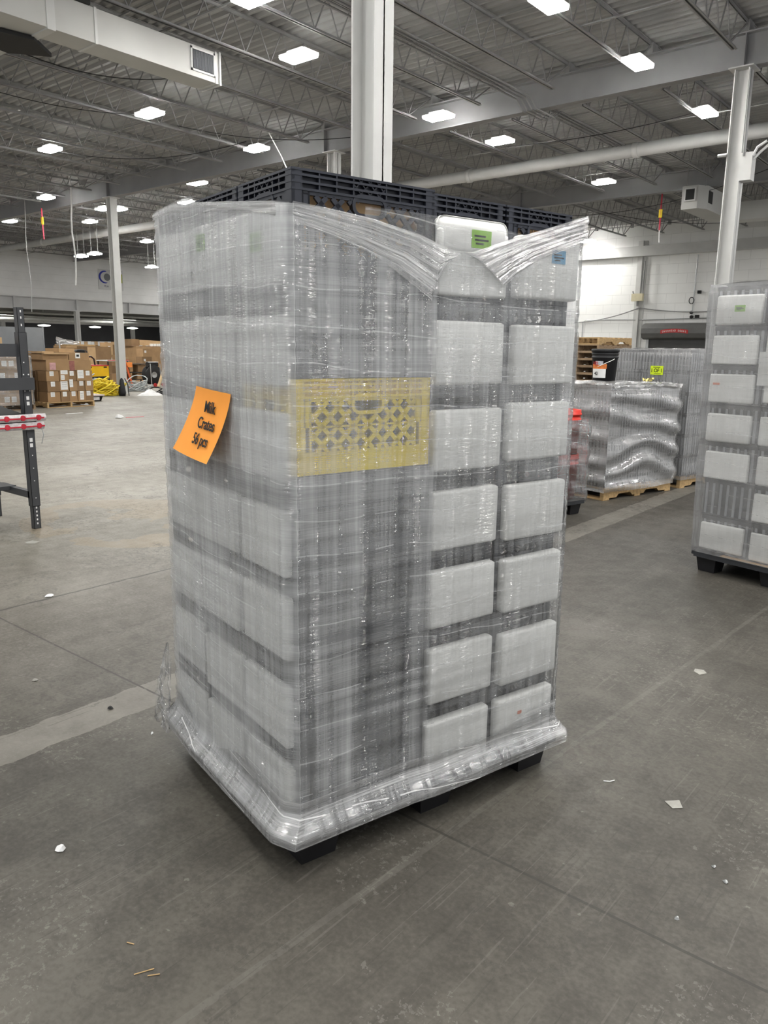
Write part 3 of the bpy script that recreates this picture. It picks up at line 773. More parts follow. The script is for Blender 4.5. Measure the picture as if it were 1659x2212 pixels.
for k in range(7):
    zb = Z0 + k * CH
    for c, (x0, lab) in enumerate(((.492, 'middle column'), (.812, 'end column'))):
        jx, jz = random.uniform(-.006, .006), random.uniform(-.012, .006)
        z = max(zb - .02 + jz, .15)
        o = link('foam_pad', foam_me[(k + c) % 3], None, stk(x0 + jx, -.010 + (.008 if c == 0 else 0), z), SR + random.uniform(-.006, .006))
        tag(o, f'white foam pad, right face of the big stack, {lab}, {LAY[k]}', 'foam pad', 'foam pads of the big stack')
        if k == 6 and c == 1: sticker(o, 'y', .145, .115, .066, .042, M_blue)
        if k == 0 and c == 1: sticker(o, 'y', .10, .12, .02, .012, mat('orange_mark', (.8, .2, .08), .7), False)
    for c, (y0, lab) in enumerate(((.018, 'front corner column'), (.332, 'middle column'), (.645, 'far column'))):
        jx, jz = random.uniform(-.008, .008), random.uniform(-.012, .006)
        z = max(zb - .015 + jz, .15)
        o = link('foam_pad', foam_l[(k + c) % 2] if c < 2 else foam_t, None, stk(-.022 if c < 2 else -.0105, y0 + jx, z), SR)
        tag(o, f'white foam pad, left face of the big stack, {lab}, {LAY[k]}', 'foam pad', 'foam pads of the big stack')
        if k == 6 and c < 2: sticker(o, 'x', .105 if c == 0 else .17, .085 if c == 0 else .115, .062, .048, M_green)
# the pad standing free above the film edge
o = link('foam_pad', foam_me[0], None, stk(.492, -.006, Z0 + 6 * CH - .0 + .11), SR)
o.data = rbox('foam_pad', .285, .038, .115, .028, M_foam, 4, .001, 4)
o.location = stk(.490, -.004, 1.842)
tag(o, 'white foam pad with a green label rising above the film edge', 'foam pad', 'foam pads of the big stack')
sticker(o, 'y', .125, .030, .080, .052, M_green); 

# plastic pallet
def plastic_pallet(label, P, lx, ly, x0, y0, rot=SR, U=SU, W=SW):
    t = thing('plastic_pallet', label, 'pallet', P, rot, None)
    bm = bmesh.new(); bmesh.ops.create_cube(bm, size=1)
    for v in bm.verts: v.co = V((x0 + (v.co.x + .5) * lx, y0 + (v.co.y + .5) * ly, (.112 + (v.co.z + .5) * .036)))
    vert_e = [e for e in bm.edges if abs(e.verts[0].co.z - e.verts[1].co.z) > .01]
    bmesh.ops.bevel(bm, geom=vert_e, offset=.045, segments=5, affect='EDGES')
    me = bpy.data.meshes.new('deck'); bm.to_mesh(me); bm.free(); me.materials.append(M_pallet)
    link('deck', me, t)
    for i in range(3):
        for j in range(3):
            w, d = (.155, .14)
            cx = x0 + .015 + w / 2 + .03 + (lx - w - .09) * i / 2; cy = y0 + .02 + d / 2 + .02 + (ly - d - .08) * j / 2
            mb = MB(); a, b, c, e = w / 2, d / 2, w / 2 - .016, d / 2 - .016
            mb.add([(cx - c, cy - e, 0), (cx + c, cy - e, 0), (cx + c, cy + e, 0), (cx - c, cy + e, 0), (cx - a, cy - b, .11), (cx + a, cy - b, .11), (cx + a, cy + b, .11), (cx - a, cy + b, .11)],
                   [(0, 3, 2, 1), (4, 5, 6, 7), (0, 1, 5, 4), (1, 2, 6, 5), (2, 3, 7, 6), (3, 0, 4, 7)])
            mb.build('foot', M_blackp, t)
    return t
plastic_pallet('black nestable plastic pallet under the big wrapped stack', SP, 1.19, .995, -.038, -.030)

# stretch film
def lerp_pts(pts, x):
    for (x0, y0), (x1, y1) in zip(pts, pts[1:]):
        if x <= x1: return y0 + (y1 - y0) * max(0, (x - x0)) / (x1 - x0)
    return pts[-1][1]
TOP_L = [(0, 1.929), (.1, 1.942), (.348, 1.974), (.55, 2.0), (.732, 2.02), (.95, 2.02)]
TOP_R = [(0, 1.929), (.1, 1.924), (.25, 1.911), (.41, 1.884), (.49, 1.862), (.56, 1.85), (.605, 1.855), (.70, 1.886), (.78, 1.911), (.94, 1.956), (1.118, 2.010)]
XE, YE = 1.118, .952
PER = [YE, XE, YE, XE]; TOT = sum(PER)
def hsh(i, j=0): 
    x = math.sin(i * 127.1 + j * 311.7) * 43758.5453
    return x - math.floor(x)
def vn(x, y):
    i, j = math.floor(x), math.floor(y); a, b = x - i, y - j
    a, b = a * a * (3 - 2 * a), b * b * (3 - 2 * b)
    return (hsh(i, j) * (1 - a) + hsh(i + 1, j) * a) * (1 - b) + (hsh(i, j + 1) * (1 - a) + hsh(i + 1, j + 1) * a) * b - .5
def side_point(s):
    """s runs from the far left corner to the front corner, then the right face, the back faces"""
    if s < PER[0]: return 0, PER[0] - s
    s -= PER[0]
    if s < PER[1]: return 1, s
    s -= PER[1]
    if s < PER[2]: return 2, s
    return 3, s - PER[2]
def taper(a): return min(1, .25 + .75 * max(0, YE - a) / .3)
def film_pt(s, v):
    k, a = side_point(s)
    if k == 0: zt = lerp_pts(TOP_L, a)
    elif k == 1: zt = lerp_pts(TOP_R, a)
    else: zt = 2.01
    z = .110 + (zt - .110) * v
    L = PER[k]
    e = min(a, L - a)                                       # distance to the corner
    bul = min(1, e / .03)
    # lip over the pallet at the foot, out to the deck edge
    f = max(0, min(1, (.205 - z) / .06)) ** 1.4
    out = f * (.038 if k == 0 else .032 if k == 1 else .038)
    out += .0065 + vn(s * 7, z * 5) * .003 * bul + vn(s * 2 + z * .8, z * 42) * .0035 * (.35 + .65 * bul)
    if e < .035: out += .004 * max(0, math.sin(z * 170 + 3 * math.sin(z * 31))) * (1 - e / .035)
    if k == 0: out += .024 * bul * taper(a) + .002
    if k == 1: out += .010 * min(1, max(0, (a - .40) / .1)) + .002
    if z < .16: out += .003
    c = .02 + f * .02
    if k == 0: p = (-out, a)
    elif k == 1: p = (a, -out)
    elif k == 2: p = (XE + out, a)
    else: p = (XE - a, YE + out)
    # corners follow the flare
    x, y = p
    if f > 0:
        x = x + (-.038 * f if x < .02 else (.036 * f if x > XE - .02 else 0)) if k in (1, 3) else x
        y = y + (-.030 * f if y < .02 else (.018 * f if y > YE - .02 else 0)) if k in (0, 2) else y
    return (x, y, z), (s, z)
M_film = film_mat('stretch_film', .155, .81, .24, .24, .40, .14, .7, .10, left=.29, mid=.15, high=.07, glint=36, tint=(.975, .99, 1))
M_tail = film_mat('tail_film', .20, .9, .3, .3, .4, .16, 1, .6, vfreq=30, spec=.28)
M_thin = film_mat('thin_film', .07, .8, .08, .30, .10, .14, .8, .0, vfreq=12, spec=.16)
M_fold = film_mat('folded_film', .42, .86, .14, .8, .40, .2, .8, .0, vfreq=10, spec=.3)
M_foot = film_mat('film_foot', .24, .86, .12, .75, .30, .16, .9, .30, vfreq=20, spec=.3)
fm = MB()
NU = 250
ss = [i / NU * TOT for i in range(NU + 1)]
# corners exactly on vertices
for cpt in (PER[0], PER[0] + PER[1], PER[0] + PER[1] + PER[2]):
    i = min(range(NU + 1), key=lambda q: abs(ss[q] - cpt)); ss[i] = cpt
fm.sheet(NU, 150, lambda u, v: film_pt(ss[round(u * NU)], .0 + v))
# lower turns of film: brighter rope-like wrinkles round the foot
def foot_pt(u, v):
    s = ss[round(u * NU)]
    (x, y, z), uv = film_pt(s, 0)
    z1 = .15 + .13 * (.6 + vn(s * 3, 1) * .9)
    z = .111 + (z1 - .111) * v
    (x, y, z), uv = film_pt(s, (z - .110) / 1.9)
    k, a = side_point(s)
    o = .003 + .0015 * vn(s * 4 - z * 20, z * 90)
    x += (-o if k == 0 else o if k == 2 else 0); y += (-o if k == 1 else o if k == 3 else 0)
    return (x, y, z), uv
fm.sheet(NU, 14, foot_pt, 1)
# folded-over bands pulled down at the top edge of the right face
def band(topf, botf, a0, a1, nu, nv, off):
    def fn(u, v):
        (xa, za), (xb, zb) = topf(u), botf(u)
        x, z = xa + (xb - xa) * v, za + (zb - za) * v
        y = -off - .004 - .010 * math.sin(PI * min(1, u * 1.2)) * (1 - v) + .0045 * vn(u * 4, v * 20) + .003 * vn(u * 9, v * 44)
        return (x, y - .012 * min(1, max(0, (x - .3) / .2)), z), (v * .35, u * .05 + v * .33)
    fm.sheet(nu, nv, fn, 2)
def bz(pts):
    def f(u):
        n = len(pts) - 1; t = u * n; i = min(n - 1, int(t)); w = t - i
        return (pts[i][0] + (pts[i + 1][0] - pts[i][0]) * w, pts[i][1] + (pts[i + 1][1] - pts[i][1]) * w)
    return f
band(bz([(.0, 1.934), (.10, 1.928), (.25, 1.915), (.41, 1.888), (.50, 1.862), (.57, 1.852)]), bz([(.0, 1.885), (.12, 1.86), (.22, 1.83), (.32, 1.79), (.455, 1.712), (.475, 1.80)]), 0, .5, 60, 26, .004)
band(bz([(.56, 1.852), (.605, 1.857), (.70, 1.888), (.78, 1.913), (.94, 1.958), (1.122, 2.013)]), bz([(.66, 1.84), (.745, 1.765), (.80, 1.805), (.90, 1.855), (1.0, 1.892), (1.122, 1.93)]), 0, .5, 60, 26, .004)
# gathered rim along the top of the left face
def rim(u, v):
    y = u * .952
    z = lerp_pts(TOP_L, y) + .004 - v * (.035 + .02 * vn(u * 4, 3))
    return (-.006 - .025 * taper(y) - .004 * math.sin(v * PI) + .005 * vn(u * 9, v * 14) + (.028 if u < .02 else 0), y, z), (v * .5, u * .1 + v * .4)
fm.sheet(60, 12, rim, 2)
# film drawn inwards over the left top edge
def lid(u, v):
    y = .60 + u * .34
    return (-.004 - .025 * taper(y) + v * .040, y, 2.026 + .006 * v + .004 * (vn(u * 8, v * 6) + .5)), (u * .9, v * .3)
fm.sheet(40, 5, lid, 2)
# crumpled loose tail at the far left foot
def tail(u, v):
    t = v
    w = .015 + .13 * t ** .7
    c = .030 * (.3 + t)
    x = -.034 - .050 * t * u * (1.3 - t) + c * vn(u * 7 + 7, t * 4 + u * 5) + .5 * c * vn(u * 17, t * 13 + 3)
    y = .952 + u * w * .85 + c * vn(u * 6 + 2, t * 6 + 3) + .5 * c * vn(u * 15 + 9, t * 15)
    z = .44 - .37 * t + (.04 * vn(u * 8 + 2, 5.3) + .05 * vn(u * 3, t * 3)) * t
    return (x, y, max(.05, z)), (u * .25 + t * .1, v * .4 + u * .1)
fm.sheet(40, 60, tail, 4)
# thin clear layer rising above the dipping edge
def thin(u, v):
    x = .22 + u * .62
    a = lerp_pts(TOP_R, x) - .02; b = 1.945 - .02 * u + .01 * math.sin(u * 3)
    return (x, -.013 + .004 * vn(u * 12, v * 9), a + (max(b, a) - a) * v), (x, v * .1)
fm.sheet(50, 10, thin, 3)
film = fm.build('stretch_film', [M_film, M_foot, M_fold, M_thin, M_tail], None, SP, SR, True)
tag(film, 'cloudy clear stretch film wound round the big stack of crates', 'stretch film')

# orange notice taped on the left face
t = thing('paper_sign', 'orange paper sign reading Milk Crates 56 pcs on the film', 'sign', SP, SR)
def pp(u, v):
    y = (.562 + (.682 - .562) * v ** 1.25) * (1 - u) + (.304 + (.341 - .304) * v) * u
    z = (1.447 + (1.235 - 1.447) * v) * (1 - u) + (1.434 + (1.225 - 1.434) * v) * u
    x = -.040 - .055 * v ** 1.6 * (.75 + .5 * u) - .006 * math.sin(u * PI)
    return (x, y, z), (u, v)
mb = MB().sheet(14, 18, pp); mb.build('sheet', M_orange, t, smooth=True)
def on_paper(u, v): return V(pp(u, v)[0])
for s, v, sz in (('Milk', .26, .050), ('Crates', .50, .050), ('56 pcs', .735, .050)):
    u = (.60, .64, .655)[('Milk', 'Crates', '56 pcs').index(s)]
    c = on_paper(u, v); ax = on_paper(u + .1, v) - on_paper(u - .1, v); up = on_paper(u, v - .05) - on_paper(u, v + .05)
    ax.normalize(); up = (up - ax * up.dot(ax)).normalized()
    put_text('lettering', s, sz, M_ink, c, ax, up, t, .92, .0006, .004)

# ------------------------------------------------------------------ other wrapped stacks of crates
M_rib = mat('grey_ribbed_plastic', (.045, .047, .053), .5, .1, 5)
M_ribl = mat('ribbed_plastic_edge', (.33, .34, .36), .5, .1, 5)
def ribbed_mesh(w, d, h, pitch=.044):
    mb = MB().box(.004, w - .004, .004, d - .004, 0, h - .02)
    mb.box(0, w, 0, d, h - .032, h - .004); mb.box(0, w, 0, d, .0, .012)
    n = max(2, round(w / pitch))
    for i in range(n):
        a = (i + .5) * w / n
        for y0, y1 in ((-.004, .006), (d - .006, d + .004)): mb.box(a - .009, a + .009, y0, y1, .012, h - .032, 1)
    n = max(2, round(d / pitch))
    for i in range(n):
        a = (i + .5) * d / n
        for x0, x1 in ((-.004, .006), (w - .006, w + .004)): mb.box(x0, x1, a - .009, a + .009, .012, h - .032, 1)
    return mb.mesh('ribbed_crate', [M_rib, M_ribl])
def wood_pallet(label, P, lx, ly, rot, m=None, h=.14, group=None):
    m = m or M_wood
    t = thing('wooden_pallet', label, 'pallet', P, rot, group)
    mb = MB()
    n = 7
    for i in range(n):
        a = (lx - .10) * i / (n - 1); mb.box(a, a + .10, 0, ly, h - .02, h)
    mb.build('top_deck', m, t)
    for j in range(3):
        b = (ly - .045) * j / 2
        MB().prism([(0, .02), (.22, .02), (.26, .055), (.46, .055), (.50, .02), (lx - .5, .02), (lx - .46, .055), (lx - .26, .055), (lx - .22, .02), (lx, .02), (lx, h - .02), (0, h - .02)], b, b + .045, T=lambda x, z, y: (x, y, z)).build('stringer', m, t)
    mb = MB()
    for a in (0, lx * .45, lx - .10): mb.box(a, a + .10, 0, ly, 0, .02)
    mb.build('bottom_deck', m, t)
    return t
def box_film(name, label, P, rot, lx, ly, z0, z1, m, amp, freq, off=.018, top=True, nz=70, lean=0):
    mb = MB(); per = [lx, ly, lx, ly]; tot = sum(per)
    N = 120
    def fn(u, v):
        s = u * tot; z = z0 + (z1 - z0) * v
        a = s; k = 0
        while k < 3 and a > per[k]: a -= per[k]; k += 1
        e = min(a, per[k] - a); b = min(1, e / .10)
        ph = z * freq + 1.6 * vn(s * 1.6, z * 2.2) * 4 + s * .35
        o = off + amp * max(-.6, math.sin(ph)) * (.5 + .5 * b) * (.6 + .9 * (vn(s * 2.1 + 5, z * 2) + .5)) + .004 * vn(s * 9, z * 14)
        if z > z1 - .05: o -= .01
        x, y = [(a, -o), (lx + o, a), (lx - a, ly + o), (-o, ly - a)][k]
        if k in (0, 2): x += (-o if x < .02 else o if x > lx - .02 else 0)
        else: y += (-o if y < .02 else o if y > ly - .02 else 0)
        return (x - lean * (z - z0), y, z), (s, z)
    mb.sheet(N, nz, fn)
    if top:
        mb.sheet(24, 24, lambda u, v: ((u * lx - lean * (z1 - z0), v * ly, z1 + .014 * vn(u * 9, v * 9) + .012 * vn(u * 21, v * 19) + .004), (u * lx, v * ly)))
    o = mb.build(name, m, None, P, rot, True)
    return tag(o, label, 'stretch film')
# local frames: x along SU (away to the right), y along SW
F_wave = film_mat('loose_film', .37, .86, .12, .18, .35, .14, .2, .15, vfreq=40, spec=.3)
F_tall = film_mat('tall_stack_film', .32, .80, .22, .15, .25, .18, .25, .08, vfreq=60, spec=.22)
F_clear = film_mat('clear_film', .08, .84, .12, .35, .25, .12, .5, .3, vfreq=25, spec=.4)
# (a) low stack with loosely wrapped film
PM = V((-3.36, 7.79, 0))
wood_pallet('wooden pallet under the low loosely wrapped crate stack', PM, 1.20, 1.0, SR)
rb = ribbed_mesh(.395, .325, .262)
POS5 = [(0, 0, 'near corner column'), (1, 0, 'right face middle column'), (2, 0, 'right face far column'), (0, 1, 'left face middle column'), (0, 2, 'left face far column')]
for k in range(4):
    for i, j, pos in POS5:
        o = link('ribbed_crate', rb, None, PM + SU * (.005 + i * .398) + SW * (.01 + j * .328) + V((0, 0, .142 + k * .264)), SR)
        tag(o, f'grey ribbed crate in the low rippled stack, {pos}, {LAY[k]}', 'crate', 'ribbed crates of the low stack')
box_film('stretch_film', 'loose rippled film round the low crate stack beyond the big one', PM, SR, 1.2, 1.0, .09, 1.225, F_wave, .026, 25, .031)
mb = MB()
def fluff(u, v): return ((.02 + u * 1.1, -.03 + v * .35 + .03 * vn(u * 7, v * 5), 1.205 + .05 * (vn(u * 11, v * 8) + .5) * math.sin(v * PI) + .03 * vn(u * 23, v * 17)), (u * 1.2, v * .4))
mb.sheet(50, 16, fluff); o = mb.build('film_scrap', M_fold, None, PM, SR, True); tag(o, 'crumpled clear film bunched on top of the low crate stack', 'film scrap')
o = MB().sheet(8, 6, lambda u, v: ((.62 + u * .16, .03 + v * .05 + .02 * vn(u * 4, v * 4), 1.25 + .05 * (vn(u * 6, v * 6) + .5)), (u, v))).build('yellow_scrap', mat('pale_yellow_paper', (.85, .74, .28), .8, .06, 8), None, PM, SR); tag(o, 'small crumpled yellow scrap on the low crate stack', 'scrap')
# (b) tall stack behind it
PT = V((-3.02, 9.16, 0))
wood_pallet('wooden pallet under the tall grey stack with the lime label', PT, 1.20, 1.05, SR)
rb2 = ribbed_mesh(.395, .345, .243)
for k in range(6):
    for i, j, pos in POS5:
        o = link('ribbed_crate', rb2, None, PT + SU * (.005 + i * .398) + SW * (.005 + j * .348) + V((0, 0, .142 + k * .2425)), SR)
        tag(o, f'grey crate of the lime labelled stack, {pos}, {LAY[k] if k < 5 else "top layer"}', 'crate', 'ribbed crates of the tall stack')
box_film('stretch_film', 'tight film round the tall grey stack with the lime label', PT, SR, 1.2, 1.06, .10, 1.61, F_tall, .005, 14, .022)
t = thing('lime_label', 'lime yellow label reading OF on the tall grey stack', 'label', PT + SW * .42 + SU * -.028 + V((0, 0, 1.36)), SR)
MB().box(-.003, 0, -.085, .085, -.052, .052).build('sheet', M_lime, t)
put_text('lettering', '1 OF 1', .062, M_ink, (-.003, 0, -.004), (0, -1, 0), (0, 0, 1), t, .9, .0006)
mb = MB()
for y0, y1, z in ((.05, -.045, .036), (.03, -.06, -.040)): mb.box(-.0036, -.003, y1, y0, z - .003, z + .003)
mb.build('small_print', M_ink, t)
# (c) red pails on a plastic pallet
PR = V((-3.20, 7.05, 0)) - SU * 1.19
plastic_pallet('black plastic pallet under the red pails', PR, 1.19, .995, 0, 0)
def pail_mesh(r, h, m):
    return MB().lathe([(0, .004), (r * .86, .004), (r * .875, 0), (r * .97, h - .10), (r * 1.03, h - .10), (r * 1.03, h - .085), (r * .98, h - .085), (r * .985, h - .05), (r * 1.04, h - .05), (r * 1.04, h - .035), (r, h - .035), (r, h), (r * .95, h), (r * .94, h - .02), (r * .84, .015), (0, .015)], 28).mesh('pail', m, True)
pm = pail_mesh(.155, .44, M_red)
for i, (dz, lab) in enumerate(((.155, 'red plastic pail on the black pallet, lower of the two'), (.58, 'red plastic pail with open rim, upper of the two'))):
    t = thing('pail', lab, 'pail', PR + SU * 1.0 + SW * .19 + V((0, 0, dz)), SR)
    link('body', pm, t)
    if i == 0:
        mb = MB()
        for k in range(5):
            a = -.9 + k * .16
            cc = [((.148) * math.cos(PI + a + .06 * math.cos(b * PI / 5)), .148 * math.sin(PI + a + .06 * math.cos(b * PI / 5)), .13 + .035 * math.sin(b * PI / 5)) for b in range(11)]
            mb.tube(cc, .004, 5)
        mb.build('swirl_print', M_whitepl, t)
    mb = MB().tube([(-.16, .0, .37)] + [(-.165, .16 * math.cos(a * PI / 10), .36 - .12 * math.sin(a * PI / 10)) for a in range(11)], .004, 6)
    mb.build('handle', M_whitepl, t)
first = t
for x, y in ((.60, .19), (.20, .19), (1.0, .60), (.60, .60)):
    for dz in (.155, .58): dup(first, PR + SU * x + SW * y + V((0, 0, dz)), SR, 'red plastic pail standing deeper on the black pallet', 'inner red pails')
box_film('stretch_film', 'clear shiny film round the red pails on the black pallet', PR + SU * .02 + SW * .01, SR, 1.15, .96, .12, .93, F_clear, .010, 30, .012, False, 40)
# black pail on the low stack
t = thing('paint_pail', 'black lidded pail with a white and orange label on the low stack', 'pail', PM + SU * .93 + SW * .84 + V((0, 0, 1.225)), 0)
MB().lathe([(0, 0), (.132, 0), (.148, .27), (.157, .27), (.157, .285), (.149, .285), (.150, .31), (.158, .31), (.158, .325), (.152, .325), (.152, .345)], 28).build('body', M_blackp, t, smooth=True)
MB().lathe([(.152, .340), (.163, .340), (.163, .372), (.152, .376), (.14, .362), (0, .36)], 28).build('lid', M_blackp, t, smooth=True)
def lab_sheet(a0, a1, z0, z1, rr=.0015):
    mb = MB(); n = 12
    rad = lambda z: .132 + (.148 - .132) * z / .27 + rr
    mb.sheet(n, 2, lambda u, v: ((rad(z0 + (z1 - z0) * v) * math.cos(a0 + (a1 - a0) * u), rad(z0 + (z1 - z0) * v) * math.sin(a0 + (a1 - a0) * u), z0 + (z1 - z0) * v), (u, v)))
    return mb
AC = math.atan2(-8.2, 3.4)        # towards the viewer's side
lb = lab_sheet(AC - 1.15, AC + .15, .04, .145).build('label', M_whitepl, t, smooth=True)
lab_sheet(AC - 1.15, AC + .2, .145, .20, .002).build('orange_band', mat('label_orange', (.75, .22, .05), .6, .25, 12), lb, smooth=True)
lab_sheet(AC - .75, AC - .1, .19, .235, .0025).build('grey_picture', mat('label_grey', (.45, .46, .5), .6, .3, 25), lb, smooth=True)
for s, da, z, sz, m in (('102', -.72, .205, .06, M_redc), ('40', -.62, .09, .055, M_ink)):
    a = AC + da; put_text('lettering', s, sz, m, (.151 * math.cos(a), .151 * math.sin(a), z), (-math.sin(a), math.cos(a), 0), (0, 0, 1), lb, .85, .001, .004)
MB().tube([(.155 * math.cos(AC + da), .155 * math.sin(AC + da), .30 - .13 * math.sin((da + .3) / 1.3 * PI / 2) if False else .205 + .07 * da) for da in [x * .1 for x in range(-5, 9)]], .004, 6).build('handle', M_whitepl, t)
# small white tag poking above the low stack
t = tag(MB().box(-.002, .002, -.045, .045, 0, .17).build('paper_tag', M_paper, None, PM + SU * .30 + SW * .92 + V((0, 0, 1.22)), SR), 'small white paper tag standing at the left of the low stack', 'tag')
# (d) right-hand stack cut by the frame
PS = V((-1.775, 5.70, 0)); EU = -SW
RR = math.atan2(EU.y, EU.x)
def rs(a, b, z): return PS + EU * (a - .030 * max(0, z - .15)) + SU * b + V((0, 0, z))
t = plastic_pallet('black plastic pallet under the tall stack at the right edge', rs(0, 0, 0), 1.20, 1.0, 0, 0, RR)
rb3 = ribbed_mesh(.372, .45, .265, .052)
def lean(z): return -.0
for k in range(7):
    for i, pos in enumerate(('left column', 'second column')):
        o = link('ribbed_crate', rb3, None, rs(.05 + i * .385, .06, .157 + k * .266), RR)
        tag(o, f'dark ribbed crate, right edge stack, {pos}, {LAY[k]}', 'crate', 'ribbed crates of the right edge stack')
for k in range(7):
    for i, b in ((2, .06), (0, .52), (1, .52), (2, .52)):
        o = link('ribbed_crate', rb3, None, rs(.05 + i * .385, b, .157 + k * .266), RR)
        tag(o, 'dark ribbed crate deeper inside the stack at the right edge', 'crate', 'inner ribbed crates of the right edge stack')
fr = [rbox('foam_pad', .325, .03, .195, .012, M_foam, 3, .002, 30 + i) for i in range(3)]
for k in range(7):
    for i, pos in enumerate(('left column', 'second column')):
        if i == 0 and k == 1: continue
        dz = random.uniform(-.012, .012)
        o = link('foam_pad', fr[(k + i) % 3], None, rs(.070 + i * .382 + random.uniform(-.01, .01), .018, .172 + k * .266 + dz), RR)
        tag(o, f'white foam pad, right edge stack, {pos}, {LAY[k]}', 'foam pad', 'foam pads of the right edge stack')
        if i == 0 and k == 6: sticker(o, 'y', .135, .085, .075, .042, M_green)
        if i == 0 and k == 4: sticker(o, 'y', .03, .12, .05, .014, mat('orange_mark', (.8, .2, .08), .7), False)
F_right = film_mat('right_stack_film', .24, .74, .14, .15, .2, .2, .3, .08, vfreq=45, spec=.16)
box_film('stretch_film', 'tight cloudy film round the tall stack at the right edge', rs(.045, .016, 0), RR, 1.16, .97, .15, 2.03, F_right, .003, 22, .020, True, lean=.030)
o = MB().box(0, .30, -.006, -.002, 0, .22).build('paper_notice', M_paper, None, rs(.415, .012, 1.36), RR)
tag(o, 'white paper notice with a big black letter, cut by the right frame edge', 'notice')
put_text('lettering', 'E', .14, M_ink, (.125, -.006, .14), (1, 0, 0), (0, 0, 1), o, .8, .002)
# flattened cardboard under that stack's foot
o = MB().box(.25, .95, -.0, .05, .153, .156).build('cardboard_sheet', M_card2, None, rs(0, -.004, 0), RR); tag(o, 'strip of brown cardboard on the right edge pallet deck', 'cardboard')
# (e) pallets stacked near the back wall
def pallet_pile(P, n, rot, lab, m, group):
    for k in range(n):
        wood_pallet(f'{lab}, {"topmost" if k == n - 1 else "number %d from the floor" % (k + 1)}', V(P) + V((random.uniform(-.012, .012), random.uniform(-.012, .012), k * .142)), 1.2, 1.0, rot + random.uniform(-.012, .012), m if k != n - 1 else M_wood, .14, group)
pallet_pile((-6.4, 11.4, 0), 13, SR, 'weathered wooden pallet in the pile left of the black pail', M_woodd, 'pallets in the wrapped pile')
box_film('stretch_film', 'torn clear film round the pile of wooden pallets', V((-6.4, 11.4, 0)), SR, 1.2, 1.0, .4, 1.88, film_mat('pile_film', .12, .8, .15, .3, .3, .14, .5, .5, vfreq=8, spec=.35), .014, 12, .03, False, 40)
pallet_pile((-6.6, 14.6, 0), 13, SR + .1, 'wooden pallet in the pile left of the roller door', M_woodd, 'pallets in the farther pile')
o = MB().box(-.002, .002, -.12, .12, 0, .13).build('barcode_label', M_paper, None, V((-6.38, 11.36, 1.71)) + SW * .45, SR); tag(o, 'white barcode label on the pile of wooden pallets', 'label')
mb = MB()
for k in range(8): mb.box(-.004, -.002, -.08 + k * .02, -.072 + k * .02, .03, .10)
mb.build('bars', M_ink, o)

# ------------------------------------------------------------------ workbench at the left edge
BX, BY = -6.53, 3.16                 # outer face / far end of the visible post
t = thing('workbench', 'dark grey steel packing bench with tall slotted upright at the left edge', 'workbench', (BX, BY, 0))
def post(z0, z1, w, x, y, name, lab=None):
    mb = MB(); mb.box(x - w / 2, x + w / 2, y - w / 2, y - w / 2 + .003, z0, z1).box(x - w / 2, x + w / 2, y + w / 2 - .003, y + w / 2, z0, z1)
    mb.box(x - w / 2, x - w / 2 + .003, y - w / 2, y + w / 2, z0, z1).box(x + w / 2 - .003, x + w / 2, y - w / 2, y + w / 2, z0, z1)
    mb.box(x - w / 2, x + w / 2, y - w / 2, y + w / 2, z0, z0 + .003).box(x - w / 2, x + w / 2, y - w / 2, y + w / 2, z1 - .003, z1)
    return mb.build(name, M_bench, t)
for (x, y) in ((0, 0), (-.74, 0), (0, -2.2), (-.74, -2.2)):
    post(0, .30, .058, x, y, 'foot'); lg = post(.20, .90, .070, x, y, 'leg')
    mb = MB()
    for z in (.04, .075, .11, .145, .18): mb.box(x + .0292, x + .0302, y - .006, y + .006, z, z + .016)
    for z in (.27, .42, .53, .64): mb.box(x + .0352, x + .0362, y - .004, y + .004, z, z + .008)
    for z in (.715, .76): mb.box(x + .0352, x + .0362, y - .014, y + .012, z, z + .032)
    mb.build('punched_hole', M_whitepl, lg)
for y in (0, -2.2):
    up = post(.90, 1.67, .070, 0, y, 'upright'); ue = post(1.6, 1.87, .058, 0, y, 'upright_extension')
    mb = MB()
    for z in (1.72, 1.78, 1.83): mb.box(.0292, .0302, y - .005, y + .005, z, z + .018)
    for z, a in ((1.32, -.02), (1.32, .022), (1.185, -.02), (1.185, .022), (1.42, -.01)): mb.box(.0352, .0372, y + a - .005, y + a + .005, z, z + .01)
    for z in (1.07, 1.115): mb.box(.0352, .0362, y - .012, y + .012, z, z + .03)
    mb.build('bolt', M_whitepl, up)
MB().box(-.44, -.02, -2.3, -.03, 1.555, 1.575).box(-.46, -.44, -2.3, -.03, 1.52, 1.60).build('upper_shelf', M_bench, t)
MB().box(.036, .075, -2.3, .05, 1.20, 1.30).box(-.02, .036, -2.3, .05, 1.205, 1.215).build('cross_rail', M_bench, t)
MB().box(-.06, .0, -2.3, -.03, 1.47, 1.575).build('shelf_rail', M_bench, t)
MB().box(-.80, .02, -2.3, .09, .90, .925).build('worktop', M_bench, t)
MB().box(-.36, .03, -2.3, .06, .925, .985).prism([(-.5, .94), (.03, .99), (.03, 1.0), (-.5, 1.06)], -2.3, -.05, T=lambda a, z, b: (a, b, z)).build('tray', M_dark, t)
